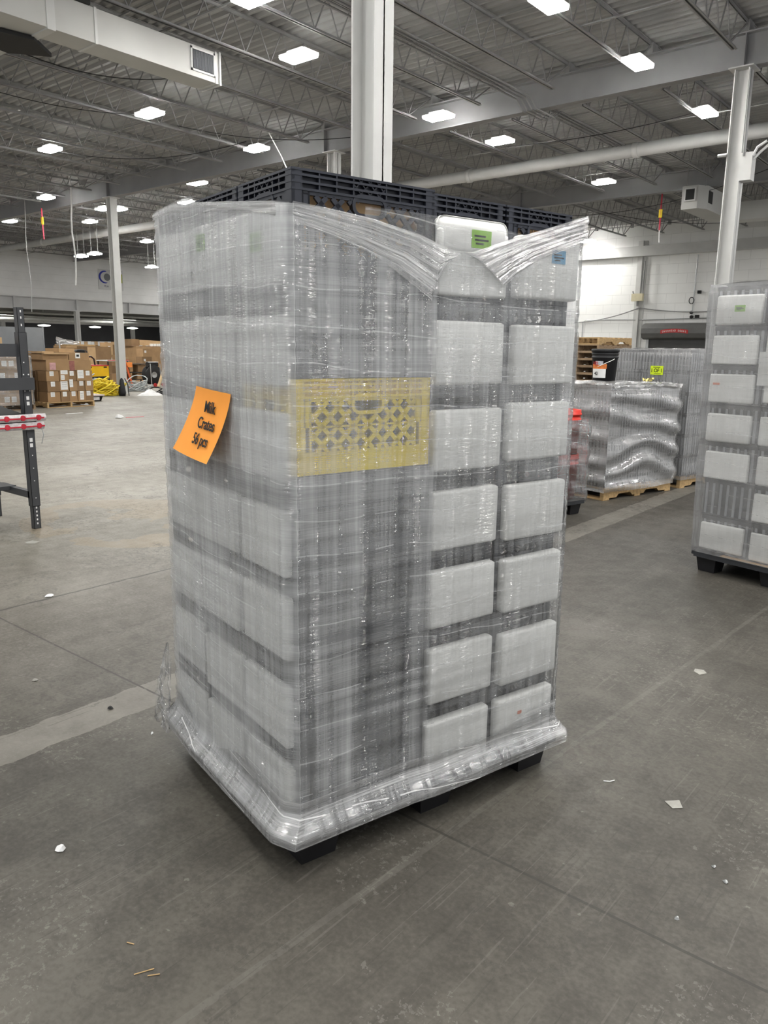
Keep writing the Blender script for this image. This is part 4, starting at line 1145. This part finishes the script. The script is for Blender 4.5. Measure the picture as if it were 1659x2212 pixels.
for z0, nm in ((.868, 'lower'), (.937, 'upper')):
    mb = MB().sheet(40, 8, lambda u, v: ((.075 + .016 * math.sin(PI * v) + .006 * vn(u * 25, v * 3), -2.3 + u * (2.42 if z0 > .9 else 2.40), z0 + v * .062), (u, v)))
    rl = mb.build('wrapped_edge', mat('bubble_wrap_grey', (.55, .52, .53), .35, .25, 30, spec=.6), t)
    mb = MB()
    for k in range(9): mb.lathe([(0, .097), (.022, .095), (.024, .086)], 14, (0, .055 - .135 * k, z0 + .031), ax='x')
    mb.box(.090, .094, -2.3, .10, z0 + .022, z0 + .034)
    mb.build('red_tape', mat('red_tape', (.50, .03, .05), .4, .2, 20), rl)
MB().tube([(.04, .09, .90), (.06, .10, .82), (.045, .085, .74)], .004, 5).build('loose_wire', M_galv, t)
MB().bar((-.37, -.01, .30), (-.01, -.01, .30), .05, .06).bar((-.37, -.01, .30), (-.74, -.01, .30), .05, .06).build('side_brace', M_bench, t)
MB().box(-.60, -.36, -2.2, .02, .30, .335).build('lower_shelf', M_bench, t)
o = MB().box(0, .34, 0, .9, 0, .05).box(.01, .33, .01, .89, .05, .056).build('flat_carton', M_card2, None, (BX - .42, BY - 1.02, 1.577)); tag(o, 'flat brown carton lying on the upper shelf of the workbench', 'box')

# ------------------------------------------------------------------ cartons and gear in the far left
def carton(label, P, sx, sy, sz, m=None, rot=0, labels=(), group=None, tape=True):
    """corner at P; labels on the +x face: (y, z, w, h)"""
    t = thing('carton', label, 'box', P, rot, group)
    MB().box(0, sx, 0, sy, 0, sz - .002).build('body', m or M_card, t)
    if tape: MB().box(.0, sx + .001, sy / 2 - .025, sy / 2 + .025, sz - .002, sz).build('tape', M_card2, t)
    for (y, z, w, h) in labels:
        l = MB().box(sx + .001, sx + .003, y, y + w, z, z + h).build('label', M_paper, t)
        k = MB()
        for q in (.72, .5, .28): k.box(sx + .003, sx + .0035, y + w * .15, y + w * .85, z + h * q, z + h * q + h * .06)
        k.build('print', M_galv, l)
    return t
wood_pallet('wooden pallet under the tidy pile of brown cartons', (-20.6, 9.78, 0), 1.5, 1.30, 0)
ROWS = ['bottom row', 'middle row', 'third row up']
cols = [(9.86, .34), (10.205, .245), (10.455, .215), (10.675, .215), (10.895, .23)]
for r in range(3):
    for c, (y, w) in enumerate(cols):
        lb = [(w * .22 + random.uniform(-.02, .02), .13, .11, .12)]
        if r == 1 and c == 1: lb = [(.02, .04, .19, .24)]
        if r == 1 and c == 2: lb = [(.0, .10, .10, .20)]
        if r == 2 and c == 3: lb = [(.02, .06, .17, .21)]
        if r == 2 and c == 1: lb = [(.03, .17, .19, .10), (.03, .03, .1, .12)]
        if r == 0 and c == 3: lb = [(.05, .03, .11, .22)]
        carton(f'brown labelled carton, far left pallet, {ROWS[r]}, {["first", "second", "third", "fourth", "last"][c]} from the left',
               (-19.65 + (.02 if (r + c) % 2 else 0), y, .142 + r * .262), .45, w - .005, .258, [M_card, M_cardd, M_card][(r + c) % 3], 0, lb, 'cartons on the far left pallet')
    carton(f'brown carton on the far left pallet, {ROWS[r]}, behind on its left side', (-20.55, 9.84, .142 + r * .262), .85, .5, .258, M_cardd, 0, (), 'cartons on the far left pallet')
for (y, w, z, h, lab, m, lb) in ((9.88, .62, .93, .27, 'wide brown carton on top of the far left pile, lower left', M_card, ()), (10.50, .60, .93, .26, 'wide brown carton on top of the far left pile, lower right', M_card, ()),
        (9.80, .68, 1.20, .16, 'low open carton on top of the far left pile', M_card, ()), (10.50, .56, 1.19, .19, 'carton with a black mark label, top right of the far left pile', M_card, ((.18, .05, .13, .13),))):
    tt = carton(lab, (-19.95, y, z), .75, w, h, m, 0, lb, 'cartons on the far left pallet')
    if lb: MB().box(.754, .756, .21, .28, .09, .14).build('mark', M_ink, tt)
    if 'lower left' in lab: MB().box(.75, .754, .09, .25, .02, .2).build('torn_label', mat('pink_paper', (.55, .32, .32), .8, .2, 9), tt)
    if 'lower right' in lab: MB().box(.75, .754, .0, .14, .0, .24).build('torn_label', mat('red_brown_paper', (.30, .12, .10), .8, .2, 9), tt)
    if 'open' in lab: MB().box(.2, .85, 0, .66, h - .02, h + .02).box(.0, .75, .0, .3, h + .02, h + .05).build('flap', M_card2, tt)
o = MB().box(0, .7, 0, .42, 0, .10).build('flat_carton', M_card2, None, (-20.0, 10.3, 1.385)); tag(o, 'pale flat carton at the very top of the far left pile', 'box')
# film wrapped pallet further left
wood_pallet('wooden pallet under the film wrapped cartons at the left edge', (-20.3, 7.9, 0), 1.35, 1.5, 0, M_woodd)
for r in range(4):
    for c in range(5):
        carton(f'film wrapped carton at the left edge, {["bottom row", "second row", "third row", "top row"][r]}, {["first", "second", "third", "fourth", "last"][c]} before the carton pile',
               (-19.4, 7.9 + c * .29, .142 + r * .285), .46, .285, .28, M_card, 0, [(.05 + .06 * ((r + c) % 3), .06, .12, .13)], 'film wrapped cartons at the left edge', False)
box_film('stretch_film', 'clear wrinkled film round the cartons at the left edge', V((-18.93, 7.88, 0)), PI / 2, 1.48, 1.3, .12, 1.32, film_mat('carton_film', .14, .8, .1, .35, .3, .15, .6, .3, vfreq=12, spec=.35), .006, 25, .015, False, 40)
for k, (z, lab) in enumerate(((.15, 'lower'), (.48, 'middle'), (.8, 'upper'))):
    carton(f'narrow carton in the gap left of the far left pile, {lab} one', (-20.2, 9.44, z - .15), .45, .3, .32, M_cardd, 0, [(.06, .1, .12, .14)], 'gap cartons', False)
# grey partition and boards behind
o = MB().box(-.03, .03, 0, 5.3, 0, 2.27).box(-.035, .035, 5.3, 5.36, 0, 2.29).build('partition', M_panelgrey, None, (-32, 11.1, 0)); tag(o, 'grey free standing partition board behind the carton piles', 'partition')
for k in range(8):
    o = MB().box(-.5, .5, 0, 1.3 - .05 * (k % 3), 0, .06).build('board', [M_card2, M_wood, M_card][k % 3], None, (-31, 16.5 + .05 * (k % 4), 1.02 + k * .075)); tag(o, f'flat board in the stack behind the far left cartons, {["lowest", "second", "third", "fourth", "fifth", "sixth", "seventh", "topmost"][k]}', 'board', 'boards stacked behind the cartons')
wood_pallet('wooden pallet carrying the flat boards behind the cartons', (-31.6, 16.4, 0), 1.2, 1.4, 0, M_woodd)
carton('large carton under the stack of flat boards', (-31.5, 16.5, .142), 1.0, 1.3, .87, M_cardd)
o = MB().sheet(16, 10, lambda u, v: ((-.3 + .15 * vn(u * 5, v * 5), u * 1.0, 1.58 + .30 * v * (1 - .6 * u) + .05 * vn(u * 7, v * 6)), (u, v))).build('film_scrap', M_fold, None, (-30.2, 16.2, 0), 0, True); tag(o, 'crumpled film over the boards behind the cartons', 'film scrap')
o = MB().tube([(0, 0, 0), (0, 0, 1.72), (0, .28, 1.76), (0, .30, 1.70)], .03, 8).build('trolley_handle', M_galv, None, (-30, 16.05, 0)); tag(o, 'bent grey trolley handle behind the far left cartons', 'handle')
# yellow pallet truck
t = thing('pallet_truck', 'yellow and black electric pallet truck behind the cable heap', 'pallet truck', (-25.9, 14.0, 0))
MB().box(-.5, .45, .1, 1.40, .50, .86).box(-.5, .47, .02, .62, .28, .50).build('body', M_jacky, t)
MB().box(-.45, .4, .1, 1.42, .08, .5).build('base', M_blackp, t)
MB().box(-.5, .46, .1, 1.4, .86, .89).build('red_cover', M_redc, t)
MB().box(.452, .462, .3, .42, .80, .84).box(.452, .462, .62, .74, .80, .84).box(.452, .462, 1.2, 1.32, .80, .84).box(.472, .48, .25, .5, .3, .46).build('black_mark', M_ink, t)
tl = MB().bar((.1, .46, .88), (.25, .46, 1.22), .10, .08).build('tiller', M_blackp, t)
MB().prism([(-.10, 0), (.10, 0), (.17, .12), (.12, .2), (-.12, .2), (-.17, .12)], -.05, .05, T=lambda a, z, b: (.25 + b, .46 + a, 1.20 + z)).build('control_head', M_blackp, tl)
MB().tube([(.25, .46 + .26 * math.cos(a * PI / 8), 1.33 + .08 * math.sin(a * PI / 8)) for a in range(17)], .025, 6).build('grip_loop', M_bench, tl)
MB().tube([(.1, .72, 1.18), (.1, .95, 1.18), (.1, 1.05, 1.1), (.1, 1.08, .88)], .03, 8).build('guard_rail', M_blackp, t)
for y in (.3, 1.2): MB().lathe([(0, -.06), (.12, -.06), (.12, .06), (0, .06)], 14, (.2, y, .12), ax='x').build('wheel', M_dark, t)
# heap of cables
def coil(name, label, P, m, n, R, H, r, seed):
    rnd = random.Random(seed); mb = MB()
    for k in range(n):
        cx, cy = rnd.uniform(-R * .45, R * .45), rnd.uniform(-R, R); rr = rnd.uniform(.15, .34); z = rnd.uniform(.03, H) * max(.25, 1 - abs(cy) / R * .8)
        tx, ty, ph = rnd.uniform(-.9, .9), rnd.uniform(-.9, .9), rnd.uniform(0, 6)
        pts = []
        for q in range(15):
            a = ph + q / 14 * 2 * PI * rnd.uniform(.95, 1.05)
            x, y = rr * math.cos(a), rr * math.sin(a)
            pts.append((cx + x, cy + y * 1.3, max(r, z + (x * tx + y * ty) * .8 + rnd.uniform(-.02, .02))))
        mb.tube(pts, r, 5, caps=False)
    o = mb.build(name, m, None, P, 0, True)
    o['kind'] = 'stuff'
    return tag(o, label, 'cable')
coil('cable_heap', 'tangled bright yellow cables heaped beside the far white column', (-22.9, 13.55, 0), M_rubber_y, 46, .42, .50, .022, 3)
coil('cable_heap', 'tangled grey cables heaped behind the yellow ones', (-24.0, 13.42, 0), M_rubber_g, 70, .62, .62, .020, 4)
coil('cable_heap', 'tangled dark cables at the back of the heap', (-24.8, 12.9, 0), M_joist, 40, .6, .65, .022, 5)
coil('cable_heap', 'small grey cable tangle right of the far white column', (-24.6, 15.9, 0), M_rubber_g, 16, .3, .35, .02, 6)
# platform scale
t = thing('floor_scale', 'low dark floor scale with a pale top beside the carton pile', 'scale', (-21.3, 11.4, 0))
MB().prism([(0, 0), (.55, 0), (.66, .15), (-.05, .15)], 0, .85, T=lambda a, z, b: (a, b, z)).build('base', M_blackp, t)
MB().box(-.08, .7, -.03, .88, .15, .19).build('platform', mat('pale_pink_top', (.66, .56, .53), .6, .08, 5), t)
MB().box(.63, .64, .55, .75, .03, .12).box(.63, .64, .1, .4, .03, .1).build('label', M_paper, t)
# black folded umbrella like tool at the column foot
t = thing('black_canister', 'black pointed canister leaning at the foot of the far white column', 'canister', (-22.4, 13.98, 0))
MB().lathe([(0, 0), (.10, 0), (.12, .1), (.09, .3), (.06, .5), (.02, .56)], 14).build('body', M_blackp, t, smooth=True)
MB().tube([(.02, .10, .55), (.05, .18, .35), (.06, .2, 0)], .016, 6).build('strap', M_dark, t)
# film heap and black cords right of column
def heap(name, label, P, R, H, m, seed):
    def fn(u, v):
        a = u * 2 * PI; r = R * v * (1 + .5 * vn(u * 6 + seed, v * 3)) if 0 < u < 1 else R * v * (1 + .5 * vn(seed, v * 3))
        z = H * (1 - v) ** .8 * (1 + .8 * vn(u * 8 + seed, v * 7)) if 0 < u < 1 else H * (1 - v) ** .8 * (1 + .8 * vn(seed, v * 7))
        return (r * math.cos(a) * .8, r * math.sin(a) * 1.3, max(.004, z)), (u, v)
    return tag(MB().sheet(28, 10, fn).build(name, m, None, P, 0, True), label, 'film heap')
heap('film_heap', 'crumpled white plastic film heaped right of the far white column', (-22.0, 14.75, 0), .33, .17, M_whitepl, 2)
coil('cord_heap', 'flat black cords lying on the floor past the white film heap', (-22.4, 15.6, 0), M_dark, 12, .28, .05, .018, 8)
# orange barrier frame
t = thing('hand_truck', 'orange and red folded frame leaning behind the far white column', 'hand truck', (-26.4, 16.85, 0))
MB().bar((0, -.2, 1.05), (0, .1, 0), .06, .05).bar((-.25, -.2, 1.05), (-.25, .1, 0), .06, .05).bar((0, -.1, .7), (-.25, -.1, .7), .05, .04).build('frame', mat('orange_red_paint', (.75, .14, .04), .5, .1, 6), t)
MB().box(-.2, .03, -.14, .1, .78, .96).build('orange_panel', mat('orange_panel', (.90, .28, .06), .6, .1, 6), t)
# dark cart
t = thing('shelf_cart', 'black two tier cart with a box on it, far left of the reel', 'cart', (-29.4, 18.7, 0))
for x in (0, -.5):
    for y in (0, .9): MB().box(x - .02, x + .02, y - .02, y + .02, .06, .82).build('post', M_dark, t)
    
for z in (.15, .45, .80): MB().box(-.52, .02, -.02, .92, z, z + .03).build('shelf', M_dark, t)
for x in (0, -.5):
    for y in (0, .9): MB().lathe([(0, -.02), (.05, -.02), (.05, .02), (0, .02)], 10, (x, y, .05), ax='x').build('caster', M_dark, t)
carton('brown box standing on the black cart', (-29.85, 19.2, .48), .4, .36, .30, M_cardd)
carton('pale brown box low on the black cart', (-29.85, 19.15, .18), .4, .40, .25, M_card)
# hose reel
t = thing('cable_reel', 'big black cable reel on a frame with red wheels', 'cable reel', (-26.9, 18.15, 0))
MB().lathe([(.10, -.16), (.36, -.16), (.38, -.14), (.36, -.12), (.22, -.11), (.22, .11), (.36, .12), (.38, .14), (.36, .16), (.10, .16)], 26, (0, 0, .46), ax='x').build('drum', M_dark, t, smooth=True)
MB().lathe([(0, .13), (.12, .17), (.12, .13)], 16, (0, 0, .46), ax='x').build('hub', M_galv, t)
MB().lathe([(0, -.22), (.11, -.22), (.11, .22), (0, .22)], 14, (0, .02, .86), ax='y').build('top_roll', M_dark, t)
MB().box(-.1, .12, -.20, .24, .94, .97).build('pad', M_whitepl, t)
MB().tube([(.28, -.22, .1), (.24, -.22, .9)], .02, 6).tube([(.28, .22, .1), (.24, .22, .9)], .02, 6).tube([(.3, -.25, .08), (.3, .28, .08)], .02, 6).build('frame', M_galv, t)
for y in (-.10, .28): MB().lathe([(0, -.03), (.07, -.03), (.075, 0), (.07, .03), (0, .03)], 14, (.34, y, .075), ax='x').build('wheel', M_redc, t)
o = MB().tube([(-26.36, 18.05, .02), (-26.35, 18.3, .62)], .055, 8).tube([(-26.35, 18.3, .60), (-26.28, 18.62, 1.2)], .025, 8).build('wooden_pole', mat('pale_wood', (.66, .50, .30), .7, .1, 8), None); tag(o, 'pale wooden pole leaning on the black cable reel', 'pole')
# large cartons behind
carton('very large brown carton at the far left behind the reel', (-34.0, 21.45, .142), 1.0, 1.9, 1.42, M_card); wood_pallet('wooden pallet under the very large brown carton', (-34.1, 21.4, 0), 1.2, 2.0, 0, M_woodd)
carton('brown carton on top of the very large one, left', (-34.0, 21.35, 1.563), .8, .42, .33, M_cardd)
o = MB().prism([(0, 0), (1.3, 0), (1.2, .22), (.0, .26)], 0, .7, T=lambda a, z, b: (b, a, z)).build('carton', M_card2, None, (-33.9, 21.8, 1.60)); tag(o, 'pale folded carton lying on the very large one', 'box')
for k in range(5):
    o = MB().box(0, .2, 0, .13, 0, .12).build('small_box', M_paper, None, (-33.3, 22.35 + k * .16, 1.565)); tag(o, 'small white packet in the row on the very large carton', 'box', 'white packets on the large carton')
carton('tall brown carton standing open behind the pallet truck', (-30.38, 17.0, 0), .8, 1.05, 1.53, M_cardd)
o = MB().box(0, .02, 0, .35, 0, 1.5).build('carton_flap', M_card2, None, (-29.56, 16.98, 0)); tag(o, 'pale cardboard sheet leaning on the tall open carton', 'cardboard')
for (y, z, w, h, m, lab) in ((18.1, 0, .5, .75, M_cardd, 'lowest'), (18.15, .75, .45, .45, M_card, 'second'), (18.1, 1.2, .30, .50, M_card2, 'top left'), (18.42, 1.2, .3, .42, M_cardd, 'top right'), (18.65, 0, .5, .6, M_card, 'lower right'), (18.66, .6, .45, .5, M_card2, 'middle right'),
        (20.4, 0, .6, .7, M_card, 'bottom before the reel'), (20.45, .7, .5, .4, M_cardd, 'middle before the reel'), (20.5, 1.1, .5, .35, M_card, 'upper before the reel')):
    carton(f'brown carton in the mixed pile by the far white column, {lab}', (-30.5 if y < 20 else -31.5, y, z), .5, w, h, m, 0, [(.08, h * .5, .1, .1)], 'mixed carton pile', False)
t = thing('work_table', 'table with a red and white edge behind the yellow pallet truck', 'table', (-28.3, 16.6, 0))
MB().box(0, .8, 0, .95, .98, 1.02).build('top', M_whitepl, t); MB().box(.8, .81, 0, .95, 1.0, 1.03).build('edge', M_redc, t)
for x in (.05, .75):
    for y in (.05, .9): MB().box(x - .02, x + .02, y - .02, y + .02, 0, .98).build('leg', M_dark, t)
carton('open brown carton under the table with the red edge', (-28.1, 16.8, 0), .5, .6, .5, M_card)
for k in range(24):
    o = MB().box(0, .4, 0, .19, 0, .22).build('small_box', [M_paper, M_whitepl, M_card2][k % 3 if k % 5 else 2], None, (-40, 22.2 + k * .2, 1.55 + .02 * (k % 2))); tag(o, 'small pale box in the long row on the far shelf', 'box', 'pale boxes on the far shelf')
t = thing('storage_shelf', 'long low storage shelf far behind the carton piles', 'shelf', (-40.2, 22.0, 0))
MB().box(0, .7, 0, 5, 1.50, 1.548).build('top', M_cardd, t)
for y in (.1, 2.5, 4.9): MB().box(.1, .6, y - .04, y + .04, 0, 1.5).build('leg', M_dark, t)
for (x, y, s, lab) in ((-36, 16.9, 1.0, 'carton far behind the boards, left one'), (-36, 18.1, 1.1, 'carton far behind the boards, right one'), (-38, 20, 1.3, 'carton far behind the tall open carton')):
    carton('brown ' + lab, (x, y, 0), 1.0, 1.1, s * 1.2, M_cardd, 0, [(.2, .8, .2, .2)])

# ------------------------------------------------------------------ litter on the floor
def scrap(name, label, x, y, r, h, m, seed, n=7, cat='scrap'):
    rnd = random.Random(seed); poly = []
    for k in range(n):
        a = 2 * PI * k / n; q = r * rnd.uniform(.6, 1.15); poly.append((q * math.cos(a), q * math.sin(a)))
    mb = MB(); vs = [(a, b, .0005 + rnd.uniform(0, h * .4)) for a, b in poly] + [(a * .6, b * .6, h * rnd.uniform(.5, 1)) for a, b in poly] + [(0, 0, h)]
    fs = [(i, (i + 1) % n, n + (i + 1) % n, n + i) for i in range(n)] + [(n + i, n + (i + 1) % n, 2 * n) for i in range(n)]
    mb.add(vs, fs)
    return tag(mb.build(name, m, None, (x, y, 0)), label, cat)
scrap('paper_scrap', 'torn translucent paper scrap on the floor right of the stack', -.76, 2.57, .038, .006, mat('dirty_paper', (.30, .295, .265), .7, .1, 20), 1, 4)
scrap('foam_crumb', 'white crumb on the floor left of the pallet corner', -2.17, 1.04, .016, .018, M_whitepl, 2)
scrap('pebble', 'dark pebble on the pale floor stripe', -2.93, 1.68, .016, .014, M_dark, 3)
scrap('white_crumb', 'white crumb on the dark floor near the pallet left corner', -2.60, 1.67, .008, .008, M_whitepl, 4)
scrap('white_crumb', 'tiny white crumb beside the pallet left corner', -2.50, 1.76, .007, .008, M_whitepl, 5)
scrap('white_crumb', 'white crumb on the left floor edge near the saw cut', -3.47, 1.61, .016, .01, mat('dirty_paper', (.30, .295, .265), .7), 6)
scrap('metal_nut', 'small metal nut on the floor at the lower right', -.56, 2.01, .010, .008, M_galv, 7, 6)
scrap('metal_nut', 'tiny bright nut beside the floor gouge at the right', -.55, 2.31, .008, .008, M_galv, 8, 6)
scrap('metal_nut', 'shiny nut past the floor gouge at the right', -.50, 2.26, .009, .01, M_galv, 9, 6)
scrap('paper_scrap', 'flat grey scrap on the floor at the far right', -1.08, 3.83, .04, .004, mat('dirty_paper', (.30, .295, .265), .7), 10, 5)
scrap('white_crumb', 'torn white scrap beside the crack in the left floor', -4.64, 2.29, .03, .012, M_whitepl, 11)
scrap('paper_strip', 'ragged paper strip on the floor under the workbench', -6.07, 2.88, .07, .006, mat('dirty_paper', (.30, .295, .265), .7), 12, 5)
scrap('white_scrap', 'small crumpled white scrap on the far floor', -15.5, 9.55, .12, .08, M_whitepl, 13)
o = MB().box(-.02, .02, 0, .45, 0, .006).build('red_strip', M_pinkc, None, (-15.45, 9.7, 0)); tag(o, 'thin red strip lying on the far floor', 'strip')
o = MB().box(-.04, .04, 0, .42, 0, .01).build('white_strip', M_whitepl, None, (-17.2, 9.25, 0), .1); tag(o, 'white strip lying before the far left carton pile', 'strip')
for i, (x, y, a, L, lab) in enumerate(((-1.55, .905, 1.1, .05, 'longer straw at the lower left floor'), (-1.52, .925, .9, .03, 'straw beside the longer one at the lower left'), (-1.66, .955, .4, .022, 'short straw left of the other two'))):
    o = MB().tube([(0, 0, .003), (L * math.cos(a), L * math.sin(a), .003)], .0016, 5).build('straw', M_wood); o.location = (x, y, 0); tag(o, lab, 'straw')
o = MB().tube([(0, 0, .003), (.02, .012, .003), (.03, .03, .004)], .002, 5).build('white_twist', M_whitepl, None, (-1.02, 2.55, 0)); tag(o, 'thin white twist tie on the floor right of the pallet', 'tie')

# ------------------------------------------------------------------ light and camera
w = bpy.data.worlds.new('World'); sc.world = w; w.use_nodes = True
bg = w.node_tree.nodes['Background']; bg.inputs[0].default_value = (.97, .985, 1, 1); bg.inputs[1].default_value = .7
f, pit, roll, yb = 1670.4, math.radians(11.908), math.radians(.682), math.radians(39.406)
cam = bpy.data.cameras.new('camera'); co = bpy.data.objects.new('camera', cam); C.objects.link(co)
cam.sensor_fit = 'VERTICAL'; cam.sensor_height = 36; cam.lens = f / 2212 * 36; cam.clip_end = 300; cam.clip_start = .05
right = V((math.cos(yb), math.sin(yb), 0)); fwd = V((-math.sin(yb), math.cos(yb), 0)); upz = V((0, 0, 1))
d = fwd * math.cos(pit) - upz * math.sin(pit); dn = -fwd * math.sin(pit) - upz * math.cos(pit)
# roll about the view axis
rx = right * math.cos(roll) - (dn) * math.sin(roll) * 1
ry = right * math.sin(roll) + dn * math.cos(roll)
# image x axis = rows of the calibrated rotation
ix = right * math.cos(roll) - dn * math.sin(roll); iy = right * math.sin(roll) + dn * math.cos(roll)
M = Matrix((ix, -iy, -d)).transposed().to_4x4(); M.translation = V((0, 0, 1.57))
co.matrix_world = M
sc.camera = co
sc.cycles.use_light_tree = False
sc.view_settings.view_transform = 'Standard'
sc.view_settings.look = 'None'
sc.view_settings.exposure = 0
sc.cycles.max_bounces = 5; sc.cycles.diffuse_bounces = 3; sc.cycles.glossy_bounces = 2; sc.cycles.transparent_max_bounces = 12; sc.cycles.transmission_bounces = 2
sc.cycles.use_adaptive_sampling = True; sc.cycles.adaptive_threshold = .035; sc.cycles.use_denoising = True
sc.cycles.caustics_reflective = False; sc.cycles.caustics_refractive = False
sc.cycles.sample_clamp_indirect = 8
